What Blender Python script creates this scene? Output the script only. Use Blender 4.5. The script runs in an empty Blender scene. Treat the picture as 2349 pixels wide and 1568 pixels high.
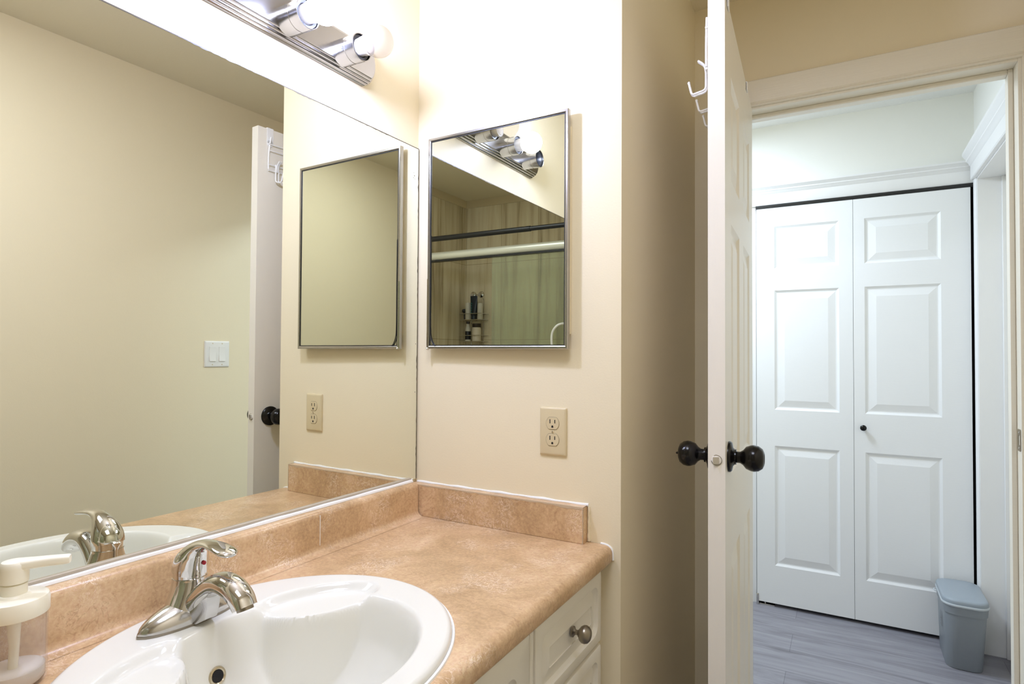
import bpy, bmesh, math, random
from mathutils import Vector, Matrix
from math import sin, cos, pi, radians, sqrt
random.seed(7)
S = bpy.context.scene
COL = S.collection

# ------------------------------------------------------------------ camera
cam = bpy.data.cameras.new('camera')
cam.sensor_width = 36.0
cam.lens = 1353.43 * 36.0 / 2349.0
cam.clip_start = 0.01
camo = bpy.data.objects.new('camera', cam)
COL.objects.link(camo)
_y, _p, _r = radians(29.4664), radians(1.111), radians(0.3342)
fw = Vector((-sin(_y) * cos(_p), cos(_y) * cos(_p), sin(_p)))
rt = Vector((cos(_y), sin(_y), 0))
up = rt.cross(fw)
rt2 = rt * cos(_r) + up * sin(_r)
up2 = -rt * sin(_r) + up * cos(_r)
camo.matrix_world = Matrix(((rt2.x, up2.x, -fw.x, 1.0133), (rt2.y, up2.y, -fw.y, -1.2723),
                            (rt2.z, up2.z, -fw.z, 1.2656), (0, 0, 0, 1)))
S.camera = camo
# ------------------------------------------------------------------ world, exposure, large lights
w = bpy.data.worlds.new('world')
S.world = w
w.use_nodes = True
w.node_tree.nodes['Background'].inputs[0].default_value = (0.9, 0.95, 1, 1)
w.node_tree.nodes['Background'].inputs[1].default_value = 0.05
S.view_settings.view_transform = 'Standard'
S.view_settings.look = 'None'
S.view_settings.gamma = 1.0
S.view_settings.exposure = 0.0
S.view_settings.use_curve_mapping = False
S.cycles.use_denoising = True
S.cycles.max_bounces = 12
S.cycles.diffuse_bounces = 6
S.cycles.glossy_bounces = 8
S.cycles.transmission_bounces = 10
S.cycles.transparent_max_bounces = 12
S.cycles.sample_clamp_indirect = 6.0
S.cycles.blur_glossy = 0.5


def area(name, loc, target, size, power, color, sy=None):
    l = bpy.data.lights.new(name, 'AREA')
    l.energy = power
    l.color = color
    l.size = size
    if sy:
        l.shape = 'RECTANGLE'
        l.size_y = sy
    o = bpy.data.objects.new(name, l)
    COL.objects.link(o)
    o.location = loc
    o.rotation_euler = (Vector(target) - Vector(loc)).to_track_quat('-Z', 'Y').to_euler()
    return o


BULB = 285.0
area('hall_ceiling_light', (0.15, 1.42, 2.38), (0.35, 1.42, 0), 0.34, 29.0, (0.72, 0.85, 1.03))
area('hall_daylight', (-0.9, 1.42, 1.3), (1.5, 1.5, 1.1), 0.9, 6.0, (0.68, 0.83, 1.0), 1.9)
area('bathroom_fill_light', (0.78, -0.95, 2.40), (0.78, -0.95, 0), 0.55, 13.0, (0.90, 0.96, 1.16))  # unseen fill lamp, added to lift the dark areas of the bathroom

# ------------------------------------------------------------------ materials
_m = {}


def lin(r, g, b):
    f = lambda c: (c / 255 / 12.92) if c / 255 <= 0.04045 else ((c / 255 + 0.055) / 1.055) ** 2.4
    return (f(r), f(g), f(b), 1)


def mat(name, color, rough=0.5, metal=0.0, bump=None, spec=0.5, **kw):
    m = bpy.data.materials.new(name)
    m.use_nodes = True
    nt = m.node_tree
    b = nt.nodes['Principled BSDF']
    b.inputs['Base Color'].default_value = color
    b.inputs['Roughness'].default_value = rough
    b.inputs['Metallic'].default_value = metal
    b.inputs['Specular IOR Level'].default_value = spec
    for k, v in kw.items():
        b.inputs[k.replace('_', ' ')].default_value = v
    if bump:
        scale, strength = bump[0], bump[1]
        tc = nt.nodes.new('ShaderNodeTexCoord')
        mp = nt.nodes.new('ShaderNodeMapping')
        mp.inputs['Scale'].default_value = bump[2] if len(bump) > 2 else (1, 1, 1)
        n = nt.nodes.new('ShaderNodeTexNoise')
        n.inputs['Scale'].default_value = scale
        n.inputs['Detail'].default_value = 3
        bp = nt.nodes.new('ShaderNodeBump')
        bp.inputs['Strength'].default_value = strength
        bp.inputs['Distance'].default_value = 0.002
        nt.links.new(tc.outputs['Object'], mp.inputs['Vector'])
        nt.links.new(mp.outputs['Vector'], n.inputs['Vector'])
        nt.links.new(n.outputs['Fac'], bp.inputs['Height'])
        nt.links.new(bp.outputs['Normal'], b.inputs['Normal'])
    _m[name] = m
    return m


def nodes(m):
    return m.node_tree.nodes, m.node_tree.links, m.node_tree.nodes['Principled BSDF']


M_paint = mat('cream_paint', (0.84, 0.742, 0.53, 1), 0.42, bump=(260, 0.10), spec=0.35)
M_hallpaint = mat('pale_hall_paint', (0.84, 0.84, 0.80, 1), 0.6, bump=(260, 0.10))
M_ceiling = mat('ceiling_paint', (0.80, 0.72, 0.54, 1), 0.8, bump=(120, 0.2))
M_popcorn = mat('popcorn_ceiling', (0.85, 0.85, 0.82, 1), 0.9, bump=(90, 1.0))
M_trim = mat('white_trim_paint', (0.83, 0.83, 0.83, 1), 0.35, bump=(30, 0.12, (12, 12, 0.6)))
M_casing = mat('cream_trim_paint', (0.86, 0.81, 0.70, 1), 0.38, bump=(30, 0.25, (0.5, 8, 14)))
M_door = mat('white_door_paint', (0.85, 0.80, 0.70, 1), 0.33, bump=(22, 0.12, (14, 14, 0.7)))
M_closet = mat('closet_door_paint', (0.83, 0.84, 0.85, 1), 0.36, bump=(26, 0.10, (1.2, 1, 9)))
M_black = mat('oil_rubbed_bronze', (0.006, 0.005, 0.0045, 1), 0.2, 0.3)
M_blackp = mat('black_plastic', (0.012, 0.012, 0.013, 1), 0.4)
M_dark = mat('dark_gap', (0.012, 0.011, 0.010, 1), 0.9)
M_chrome = mat('chrome', (0.66, 0.65, 0.63, 1), 0.06, 1.0)
M_chromeb = mat('brushed_chrome', (0.60, 0.59, 0.575, 1), 0.16, 1.0, bump=(400, 0.03, (1, 0.1, 1)))
M_barmetal = mat('worn_chrome_light_bar', (0.44, 0.43, 0.425, 1), 0.20, 1.0, bump=(260, 0.05, (1, 0.15, 1)))
M_steel = mat('stainless_frame', (0.47, 0.455, 0.44, 1), 0.22, 1.0)
M_mirror = mat('silvered_mirror', (0.86, 0.875, 0.80, 1), 0.0, 1.0)
M_mirror2 = mat('cabinet_mirror', (0.71, 0.735, 0.65, 1), 0.0, 1.0)
M_mirrorbk = mat('mirror_edge', (0.10, 0.085, 0.06, 1), 0.5)
M_bead = mat('mirror_channel', (0.50, 0.43, 0.33, 1), 0.5)
M_caulk = mat('white_caulk', (0.86, 0.85, 0.82, 1), 0.4, bump=(60, 0.2))
M_porc = mat('white_porcelain', (0.79, 0.775, 0.70, 1), 0.08, spec=0.5)
M_almond = mat('almond_plastic', (0.66, 0.55, 0.34, 1), 0.3)
M_white = mat('white_plastic', (0.84, 0.82, 0.77, 1), 0.35)
M_creamp = mat('cream_plastic', (0.90, 0.85, 0.70, 1), 0.35)
M_wire = mat('white_coated_wire', (0.86, 0.85, 0.83, 1), 0.3)
M_foil = mat('white_thermofoil', (0.80, 0.76, 0.66, 1), 0.35)
M_pewter = mat('aged_pewter', (0.30, 0.265, 0.21, 1), 0.33, 1.0)
M_brass = mat('brushed_nickel_ring', (0.52, 0.45, 0.32, 1), 0.25, 1.0)
M_red = mat('red_dot', (0.45, 0.01, 0.03, 1), 0.25)
M_blue = mat('blue_dot', (0.02, 0.04, 0.3, 1), 0.25)
M_bin = mat('blue_grey_plastic', (0.25, 0.275, 0.30, 1), 0.45, bump=(300, 0.08))
M_binlid = mat('blue_grey_lid_plastic', (0.31, 0.355, 0.40, 1), 0.4, bump=(300, 0.08))
M_binrim = mat('pale_lid_rim', (0.50, 0.54, 0.57, 1), 0.45)
M_rail = mat('pale_anodised_rail', (0.74, 0.73, 0.62, 1), 0.35, 0.3)
M_wood = mat('particle_board', (0.55, 0.42, 0.28, 1), 0.7, bump=(200, 0.4))
M_soap = mat('white_liquid_soap', (0.85, 0.82, 0.78, 1), 0.3)
M_tube = mat('dark_teal_tube', (0.006, 0.012, 0.02, 1), 0.3)
M_teal = mat('teal_print', (0.04, 0.20, 0.18, 1), 0.4)
M_cream = mat('ivory_bottle', (0.62, 0.58, 0.47, 1), 0.35)
M_label = mat('cream_label', (0.70, 0.62, 0.48, 1), 0.5)
M_brown = mat('dark_brown_plastic', (0.035, 0.022, 0.015, 1), 0.35)
M_tub = mat('white_tub_enamel', (0.8, 0.8, 0.78, 1), 0.15)
M_bulb_neck = mat('white_bulb_neck', (0.55, 0.50, 0.42, 1), 0.35)


def emis(name, color, s):
    m = bpy.data.materials.new(name)
    m.use_nodes = True
    nt = m.node_tree
    nt.nodes.remove(nt.nodes['Principled BSDF'])
    e = nt.nodes.new('ShaderNodeEmission')
    e.inputs[0].default_value = color
    e.inputs[1].default_value = s
    nt.links.new(e.outputs[0], nt.nodes['Material Output'].inputs[0])
    return m


M_lit = emis('lit_bulb_glass', (0.875, 0.98, 1.52, 1), BULB)


def thin_glass(name, tint, refl_rough=0.02, milky=0.0, milk=(0.8, 0.8, 0.8, 1)):
    m = bpy.data.materials.new(name)
    m.use_nodes = True
    nt = m.node_tree
    nt.nodes.remove(nt.nodes['Principled BSDF'])
    t = nt.nodes.new('ShaderNodeBsdfTransparent')
    t.inputs[0].default_value = tint
    g = nt.nodes.new('ShaderNodeBsdfGlossy')
    g.inputs['Roughness'].default_value = refl_rough
    f = nt.nodes.new('ShaderNodeFresnel')
    f.inputs[0].default_value = 1.45
    mx = nt.nodes.new('ShaderNodeMixShader')
    ge = nt.nodes.new('ShaderNodeNewGeometry')
    iv = nt.nodes.new('ShaderNodeMath')
    iv.operation = 'SUBTRACT'
    iv.inputs[0].default_value = 1.0
    nt.links.new(ge.outputs['Backfacing'], iv.inputs[1])
    fm = nt.nodes.new('ShaderNodeMath')
    fm.operation = 'MULTIPLY'
    nt.links.new(f.outputs[0], fm.inputs[0])
    nt.links.new(iv.outputs[0], fm.inputs[1])
    nt.links.new(fm.outputs[0], mx.inputs[0])
    nt.links.new(t.outputs[0], mx.inputs[1])
    nt.links.new(g.outputs[0], mx.inputs[2])
    out = mx
    if milky:
        d = nt.nodes.new('ShaderNodeBsdfDiffuse')
        d.inputs[0].default_value = milk
        m2 = nt.nodes.new('ShaderNodeMixShader')
        m2.inputs[0].default_value = milky
        nt.links.new(mx.outputs[0], m2.inputs[1])
        nt.links.new(d.outputs[0], m2.inputs[2])
        out = m2
    nt.links.new(out.outputs[0], nt.nodes['Material Output'].inputs[0])
    return m


M_glass = thin_glass('green_tinted_glass', (0.86, 0.90, 0.81, 1), 0.02, 0.10, (0.72, 0.75, 0.60, 1))
M_bottle = thin_glass('clear_plastic', (0.97, 0.965, 0.96, 1), 0.06, 0.07, (0.90, 0.82, 0.78, 1))
M_frost = thin_glass('frosted_bulb_glass', (0.80, 0.78, 0.75, 1), 0.25, 0.07, (0.5, 0.45, 0.40, 1))


def ramp(nt, stops):
    r = nt.nodes.new('ShaderNodeValToRGB')
    el = r.color_ramp.elements
    while len(el) < len(stops):
        el.new(0.5)
    for e, (p, c) in zip(el, stops):
        e.position = p
        e.color = c
    return r


def noise(nt, vec, scale, detail=4, rough=0.5, dist=0.0, sc=(1, 1, 1)):
    mp = nt.nodes.new('ShaderNodeMapping')
    mp.inputs['Scale'].default_value = sc
    n = nt.nodes.new('ShaderNodeTexNoise')
    n.inputs['Scale'].default_value = scale
    n.inputs['Detail'].default_value = detail
    n.inputs['Roughness'].default_value = rough
    n.inputs['Distortion'].default_value = dist
    nt.links.new(vec, mp.inputs['Vector'])
    nt.links.new(mp.outputs['Vector'], n.inputs['Vector'])
    return n.outputs['Fac']


def mix(nt, fac, a, b, mode='MIX'):
    m = nt.nodes.new('ShaderNodeMix')
    m.data_type = 'RGBA'
    m.blend_type = mode
    for s, v in ((m.inputs[0], fac), (m.inputs[6], a), (m.inputs[7], b)):
        if isinstance(v, (int, float, tuple)):
            s.default_value = v
        else:
            nt.links.new(v, s)
    return m.outputs[2]


# laminate of counter and splashbacks
M_lam = mat('tan_stone_laminate', (0.5, 0.3, 0.2, 1), 0.30, spec=0.4)
_nt = M_lam.node_tree
_tc = _nt.nodes.new('ShaderNodeTexCoord').outputs['Object']
_r1 = ramp(_nt, [(0.30, lin(180, 147, 107)), (0.52, lin(206, 173, 132)), (0.74, lin(224, 195, 157))])
_nt.links.new(noise(_nt, _tc, 7, 9, 0.62, 0.6), _r1.inputs[0])
_r2 = ramp(_nt, [(0.35, (0, 0, 0, 1)), (0.75, (1, 1, 1, 1))])
_nt.links.new(noise(_nt, _tc, 160, 3, 0.6), _r2.inputs[0])
_c = mix(_nt, 0.16, _r1.outputs[0], _r2.outputs[0], 'OVERLAY')
_r3 = ramp(_nt, [(0.482, (0, 0, 0, 1)), (0.50, (1, 1, 1, 1)), (0.518, (0, 0, 0, 1))])
_nt.links.new(noise(_nt, _tc, 34, 5, 0.72, 2.2), _r3.inputs[0])
_r4 = ramp(_nt, [(0.52, (0, 0, 0, 1)), (0.64, (1, 1, 1, 1))])
_nt.links.new(noise(_nt, _tc, 11, 3, 0.5), _r4.inputs[0])
_fl = mix(_nt, 1.0, _r3.outputs[0], _r4.outputs[0], 'MULTIPLY')
_c = mix(_nt, _fl, _c, lin(250, 234, 214))
_r5 = ramp(_nt, [(0.49, (0, 0, 0, 1)), (0.50, (0.35, 0.35, 0.35, 1)), (0.51, (0, 0, 0, 1))])
_nt.links.new(noise(_nt, _tc, 13, 5, 0.65, 1.0), _r5.inputs[0])
_c = mix(_nt, _r5.outputs[0], _c, lin(142, 96, 66))
_nt.links.new(_c, _nt.nodes['Principled BSDF'].inputs['Base Color'])


def tile_mat(name, axis):
    m = mat(name, (0.4, 0.33, 0.2, 1), 0.25)
    nt = m.node_tree
    tc = nt.nodes.new('ShaderNodeTexCoord').outputs['Object']
    sx = nt.nodes.new('ShaderNodeSeparateXYZ')
    cx = nt.nodes.new('ShaderNodeCombineXYZ')
    nt.links.new(tc, sx.inputs[0])
    nt.links.new(sx.outputs[axis], cx.inputs[0])
    nt.links.new(sx.outputs[2], cx.inputs[1])
    mp = nt.nodes.new('ShaderNodeMapping')
    mp.inputs['Location'].default_value = (0.045, -0.225, 0)
    nt.links.new(cx.outputs[0], mp.inputs[0])
    br = nt.nodes.new('ShaderNodeTexBrick')
    br.offset = 0
    br.inputs['Scale'].default_value = 1
    br.inputs['Brick Width'].default_value = 0.305
    br.inputs['Row Height'].default_value = 0.57
    br.inputs['Mortar Size'].default_value = 0.0018
    br.inputs['Mortar Smooth'].default_value = 0.1
    br.inputs['Color1'].default_value = (1, 1, 1, 1)
    br.inputs['Color2'].default_value = (0.86, 0.85, 0.84, 1)
    br.inputs['Mortar'].default_value = (0.55, 0.5, 0.42, 1)
    nt.links.new(mp.outputs[0], br.inputs[0])
    n = noise(nt, tc, 1.0, 7, 0.62, 0.4, (16, 16, 0.9))
    r = ramp(nt, [(0.30, lin(162, 144, 112)), (0.47, lin(214, 200, 166)), (0.62, lin(228, 216, 184)), (0.8, lin(190, 172, 138))])
    nt.links.new(n, r.inputs[0])
    c = mix(nt, 1.0, r.outputs[0], br.outputs[0], 'MULTIPLY')
    nt.links.new(c, nt.nodes['Principled BSDF'].inputs['Base Color'])
    return m


M_tile_x = tile_mat('travertine_tile_long_wall', 0)
M_tile_y = tile_mat('travertine_tile_end_wall', 1)
M_border = mat('pale_tile_border', lin(204, 188, 152), 0.3)

M_floor = mat('grey_vinyl_plank', (0.3, 0.3, 0.32, 1), 0.42)
_nt = M_floor.node_tree
_tc = _nt.nodes.new('ShaderNodeTexCoord').outputs['Object']
_mp = _nt.nodes.new('ShaderNodeMapping')
_mp.inputs['Location'].default_value = (0.42, 0.09, 0)
_nt.links.new(_tc, _mp.inputs[0])
_br = _nt.nodes.new('ShaderNodeTexBrick')
_br.offset = 0.36
_br.inputs['Scale'].default_value = 1
_br.inputs['Brick Width'].default_value = 1.22
_br.inputs['Row Height'].default_value = 0.18
_br.inputs['Mortar Size'].default_value = 0.0009
_br.inputs['Color1'].default_value = (1, 1, 1, 1)
_br.inputs['Color2'].default_value = (0.88, 0.88, 0.89, 1)
_br.inputs['Mortar'].default_value = (0.45, 0.45, 0.48, 1)
_nt.links.new(_mp.outputs[0], _br.inputs[0])
_r = ramp(_nt, [(0.30, lin(116, 113, 119)), (0.5, lin(143, 141, 148)), (0.72, lin(158, 157, 163))])
_nt.links.new(noise(_nt, _tc, 1.0, 8, 0.65, 1.6, (1.6, 17, 1)), _r.inputs[0])
_c = mix(_nt, 1.0, _r.outputs[0], _br.outputs[0], 'MULTIPLY')
_nt.links.new(_c, _nt.nodes['Principled BSDF'].inputs['Base Color'])


# ------------------------------------------------------------------ mesh helpers
def nb():
    return bmesh.new()


def box(bm, a, b, bev=0.0, seg=2):
    vs = [bm.verts.new((x, y, z)) for x in (a[0], b[0]) for y in (a[1], b[1]) for z in (a[2], b[2])]
    F = [(0, 1, 3, 2), (4, 6, 7, 5), (0, 4, 5, 1), (2, 3, 7, 6), (0, 2, 6, 4), (1, 5, 7, 3)]
    fs = [bm.faces.new([vs[i] for i in f]) for f in F]
    if bev:
        es = list({e for f in fs for e in f.edges})
        bmesh.ops.bevel(bm, geom=es, offset=bev, segments=seg, profile=0.5, affect='EDGES')
    return bm


def loft(bm, rings, cap0=True, cap1=True, closed=True):
    R = [[bm.verts.new(p) for p in r] for r in rings]
    n = len(R[0])
    for a, b in zip(R, R[1:]):
        for i in range(n if closed else n - 1):
            j = (i + 1) % n
            bm.faces.new((a[i], a[j], b[j], b[i]))
    if cap0:
        bm.faces.new(list(reversed(R[0])))
    if cap1:
        bm.faces.new(R[-1])
    return R


def lathe(bm, prof, origin=(0, 0, 0), axis=(0, 0, 1), n=32):
    """prof: list of (radius, height along axis)."""
    ax = Vector(axis).normalized()
    u = ax.orthogonal().normalized()
    v = ax.cross(u)
    o = Vector(origin)
    rings = [[o + ax * h + (u * cos(2 * pi * i / n) + v * sin(2 * pi * i / n)) * max(r, 1e-5) for i in range(n)] for r, h in prof]
    loft(bm, rings)
    return bm


def tube(bm, pts, r, n=10):
    P = [Vector(p) for p in pts]
    rings = []
    ref = None
    for i, p in enumerate(P):
        t = (P[min(i + 1, len(P) - 1)] - P[max(i - 1, 0)]).normalized()
        if ref is None:
            ref = t.orthogonal().normalized()
        ref = (ref - t * ref.dot(t)).normalized()
        b = t.cross(ref)
        rr = r[i] if isinstance(r, (list, tuple)) else r
        rings.append([p + (ref * cos(2 * pi * k / n) + b * sin(2 * pi * k / n)) * rr for k in range(n)])
    loft(bm, rings)
    return bm


def smooth_path(pts, sub=6):
    P = [Vector(p) for p in pts]
    out = []
    for i in range(len(P) - 1):
        a, b, c, d = P[max(i - 1, 0)], P[i], P[i + 1], P[min(i + 2, len(P) - 1)]
        for k in range(sub):
            t = k / sub
            out.append(0.5 * ((2 * b) + (c - a) * t + (2 * a - 5 * b + 4 * c - d) * t * t + (3 * b - a - 3 * c + d) * t ** 3))
    out.append(P[-1])
    return out


def interp(keys, t):
    """catmull-rom through equally spaced tuples; t in 0..len-1"""
    i = min(int(t), len(keys) - 2)
    f = t - i
    a, b, c, d = keys[max(i - 1, 0)], keys[i], keys[i + 1], keys[min(i + 2, len(keys) - 1)]
    return tuple(0.5 * (2 * b_ + (c_ - a_) * f + (2 * a_ - 5 * b_ + 4 * c_ - d_) * f * f + (3 * b_ - a_ - 3 * c_ + d_) * f ** 3)
                 for a_, b_, c_, d_ in zip(a, b, c, d))


def rrect(w, h, r, n=5):
    """rounded rectangle centred on 0, list of (u, v), counter-clockwise"""
    r = min(r, w / 2 - 1e-5, h / 2 - 1e-5)
    out = []
    for cx, cy, a0 in ((w / 2 - r, h / 2 - r, 0), (-w / 2 + r, h / 2 - r, 90), (-w / 2 + r, -h / 2 + r, 180), (w / 2 - r, -h / 2 + r, 270)):
        for k in range(n + 1):
            a = radians(a0 + 90 * k / n)
            out.append((cx + r * cos(a), cy + r * sin(a)))
    return out


def sm(o, angle=40):
    me = o.data
    for p in me.polygons:
        p.use_smooth = True
    if hasattr(me, 'set_sharp_from_angle'):
        me.set_sharp_from_angle(angle=radians(angle))
    return o


def put(name, bm, m, parent=None, root=None, smooth=40, local=False, origin=None):
    """link bm as ONE mesh object.  Vertices are in world space unless local (then in the root's space)."""
    bmesh.ops.remove_doubles(bm, verts=bm.verts, dist=1e-6)
    bmesh.ops.recalc_face_normals(bm, faces=bm.faces)
    me = bpy.data.meshes.new(name)
    o = bpy.data.objects.new(name, me)
    COL.objects.link(o)
    base = root or parent
    if parent is not None:
        o.parent = parent
        if not local:
            r = base
            while r.parent is not None:
                r = r.parent
            bmesh.ops.transform(bm, matrix=r.matrix_basis.inverted(), verts=bm.verts)
    elif origin is not None:
        bmesh.ops.translate(bm, vec=-Vector(origin), verts=bm.verts)
        o.location = origin
    bm.to_mesh(me)
    bm.free()
    for mm in (m if isinstance(m, (list, tuple)) else [m]):
        me.materials.append(mm)
    if smooth:
        sm(o, smooth)
    return o


def tag(o, label=None, cat=None, group=None, kind=None):
    if label:
        o['label'] = label
    if cat:
        o['category'] = cat
    if group:
        o['group'] = group
    if kind:
        o['kind'] = kind
    return o


def thing(name, label, cat, loc, rotz=0.0, group=None, kind=None):
    o = bpy.data.objects.new(name, None)
    o.empty_display_size = 0.05
    COL.objects.link(o)
    o.location = loc
    o.rotation_euler = (0, 0, rotz)
    o.matrix_basis = Matrix.Translation(loc) @ Matrix.Rotation(rotz, 4, 'Z')
    return tag(o, label, cat, group, kind)


def struct(name, bm, m, label, cat, smooth=20):
    return tag(put(name, bm, m, smooth=smooth), label, cat, kind='structure')


def slab(name, a, b, m, label, cat, bev=0.0):
    return struct(name, box(nb(), a, b, bev), m, label, cat)


def panel_rect(bm, rings, frame):
    """rings: list of (inset, depth, radius) on a rect frame=(origin,u,v,n,w,h); returns nothing"""
    o, u, v, n, w, h = frame
    R = []
    for inset, dep, rad in rings:
        R.append([o + u * (w / 2 + a) + v * (h / 2 + b) - n * dep for a, b in rrect(w - 2 * inset, h - 2 * inset, max(rad, 1e-4), 5)])
    loft(bm, R, cap0=False)


def six_panel_face(bm, O, u, v, n, W, H, panels, rings):
    """flat face O + u*[0,W] + v*[0,H] with recessed moulded panels given as (x0,x1,z0,z1)"""
    xs = sorted({0, W} | {p[0] for p in panels} | {p[1] for p in panels})
    zs = sorted({0, H} | {p[2] for p in panels} | {p[3] for p in panels})
    V = {}

    def vert(x, z, d=0.0):
        k = (round(x, 5), round(z, 5), round(d, 5))
        if k not in V:
            V[k] = bm.verts.new(O + u * x + v * z - n * d)
        return V[k]
    for x0, x1 in zip(xs, xs[1:]):
        for z0, z1 in zip(zs, zs[1:]):
            mx, mz = (x0 + x1) / 2, (z0 + z1) / 2
            if any(p[0] < mx < p[1] and p[2] < mz < p[3] for p in panels):
                continue
            bm.faces.new((vert(x0, z0), vert(x1, z0), vert(x1, z1), vert(x0, z1)))
    for (x0, x1, z0, z1) in panels:
        # split the outer border at the grid lines so that it stays welded
        prev = None
        for k, (ins, dep) in enumerate(rings):
            c = [(x0 + ins, z0 + ins), (x1 - ins, z0 + ins), (x1 - ins, z1 - ins), (x0 + ins, z1 - ins)]
            cur = [vert(a, b, dep) for a, b in c]
            if prev:
                for i in range(4):
                    j = (i + 1) % 4
                    bm.faces.new((prev[i], prev[j], cur[j], cur[i]))
            prev = cur
        bm.faces.new(prev)
    return bm


def slab_sides(bm, O, u, v, n, W, H, T):
    """back and four edges of a slab whose front face is O,u,v (n outward)"""
    a = [O, O + u * W, O + u * W + v * H, O + v * H]
    f = [bm.verts.new(p) for p in a]
    b = [bm.verts.new(p - n * T) for p in a]
    for i in range(4):
        j = (i + 1) % 4
        bm.faces.new((f[i], f[j], b[j], b[i]))
    return b


MY = -0.0158


def xl(y):
    """x of the mirror's front plane at y (the mirror wall is about one degree out of square)"""
    return 0.0013 + 0.0158 * y


X2, YD, ZC, W1 = 1.4857, 0.7452, 2.422, 0.5757
X = Vector((1, 0, 0))
Y = Vector((0, 1, 0))
Z = Vector((0, 0, 1))

# ================================================================== THE ROOM SHELL
slab('floor', (-0.2, -2.75, -0.06), (1.6, 0.80, 0.0), M_floor, 'grey vinyl plank floor of the bathroom', 'floor')
slab('floor_hall', (-1.45, 0.80, -0.06), (1.75, 2.75, 0.0), M_floor, 'grey wood-look vinyl plank floor of the hall', 'floor')
slab('ceiling', (-0.2, -2.75, ZC), (1.6, 0.845, ZC + 0.08), M_ceiling, 'cream bathroom ceiling', 'ceiling')
slab('ceiling_hall', (-1.45, 0.845, 2.445), (1.75, 2.75, 2.53), M_popcorn, 'white textured hall ceiling', 'ceiling')
# mirror wall: about one degree out of square with the outlet wall
bm = nb()
a = [(xl(0.0) - 0.005, 0.0), (xl(-2.75) - 0.005, -2.75), (-0.2, -2.75), (-0.2, 0.0)]
loft(bm, [[(x, y, 0.0) for x, y in a], [(x, y, ZC) for x, y in a]])
struct('wall_left', bm, M_paint, 'cream wall carrying the big mirror and the vanity light', 'wall', 20)
slab('wall_far', (-0.2, 0.0, 0.0), (W1, YD + 0.10, ZC), M_paint, 'cream wall stub with the outlet and the medicine cabinet', 'wall')
slab('wall_right', (X2, -1.75, 0.0), (X2 + 0.11, YD + 0.10, ZC), M_paint, 'cream wall opposite the mirror with the light switch', 'wall')
# doorway wall: one mesh with the opening left out
DX0, DX1, DZ = 0.715, 1.420, 2.055
bm = nb()
box(bm, (W1, YD, 0.0), (DX0, YD + 0.10, ZC))
box(bm, (DX0, YD, DZ), (DX1, YD + 0.10, ZC))
box(bm, (DX1, YD, 0.0), (X2, YD + 0.10, ZC))
struct('wall_doorway', bm, M_paint, 'cream wall around the doorway to the hall', 'wall')
# shower walls
slab('wall_shower_back', (-0.2, -2.62, 0.0), (X2 + 0.11, -2.51, ZC), M_tile_x, 'travertine-look tiled back wall of the shower', 'wall')
slab('wall_shower_side', (X2, -2.51, 0.0), (X2 + 0.11, -1.75, ZC), M_tile_y, 'travertine-look tiled end wall of the shower', 'wall')
slab('trim_1', (xl(-2.5), -2.511, 2.365), (X2, -2.503, ZC), M_border, 'pale tile border under the ceiling on the shower back wall', 'trim')
slab('trim_2', (X2 - 0.008, -2.503, 2.365), (X2 + 0.001, -1.76, ZC), M_border, 'pale tile border under the ceiling on the shower end wall', 'trim')
# hall
slab('wall_hall_left', (-1.45, 0.845, 0.0), (-1.35, 2.75, 2.445), M_hallpaint, 'pale hall wall beyond the doorway on the left', 'wall')
KX0, KX1, KY, KZ = 0.613, 1.517, 1.9832, 2.03
bm = nb()
box(bm, (-1.35, KY + 0.03, 0.0), (KX0, KY + 0.13, 2.445))
box(bm, (KX0, KY + 0.03, KZ), (KX1, KY + 0.13, 2.445))
struct('wall_hall_closet', bm, M_hallpaint, 'pale hall wall above and beside the closet doors', 'wall')
HX = 1.517
bm = nb()
box(bm, (HX, 1.93, 0.0), (HX + 0.12, 2.75, 2.445))
box(bm, (HX, 1.12, 2.035), (HX + 0.12, 1.93, 2.445))
box(bm, (HX, 0.845, 0.0), (HX + 0.12, 1.12, 2.445))
struct('wall_hall_right', bm, M_hallpaint, 'pale hall wall with a doorway right of the closet', 'wall')
bm = nb()
box(bm, (KX0 - 0.2, 2.60, 0.0), (KX1, 2.70, 2.445))
box(bm, (KX1 - 0.002, KY + 0.004, 0.0), (KX1 + 0.0, 2.60, KZ))  # thin near-black liner, its colour stands in for shade in the door gap
box(bm, (KX0 - 0.2, KY + 0.14, 0.0), (KX0 - 0.19, 2.60, KZ))
struct('wall_closet_back', bm, M_dark, 'inside of the closet behind the doors, coloured near-black for shade', 'wall')

# bathroom doorway: jamb, stop, casings
JY0, JY1 = YD - 0.005, 0.845
bm = nb()
box(bm, (DX0 - 0.012, JY0, 0.0), (DX0 + 0.004, JY1 + 0.005, DZ + 0.012), 0.001)
box(bm, (DX1 - 0.004, JY0, 0.0), (DX1 + 0.016, JY1 + 0.005, DZ + 0.012), 0.001)
box(bm, (DX0 + 0.004, JY0, DZ - 0.004), (DX1 - 0.004, JY1 + 0.005, DZ + 0.012), 0.001)
struct('trim_3', bm, M_casing, 'cream painted jamb lining the bathroom doorway', 'trim')
bm = nb()
box(bm, (DX1 - 0.016, 0.788, 0.0), (DX1 - 0.0041, 0.822, DZ - 0.004), 0.002)
box(bm, (DX0 + 0.0041, 0.788, DZ - 0.018), (DX1 - 0.016, 0.822, DZ - 0.0041), 0.002)
struct('trim_4', bm, M_casing, 'cream door stop inside the bathroom doorway', 'trim')
bm = nb()
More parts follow.
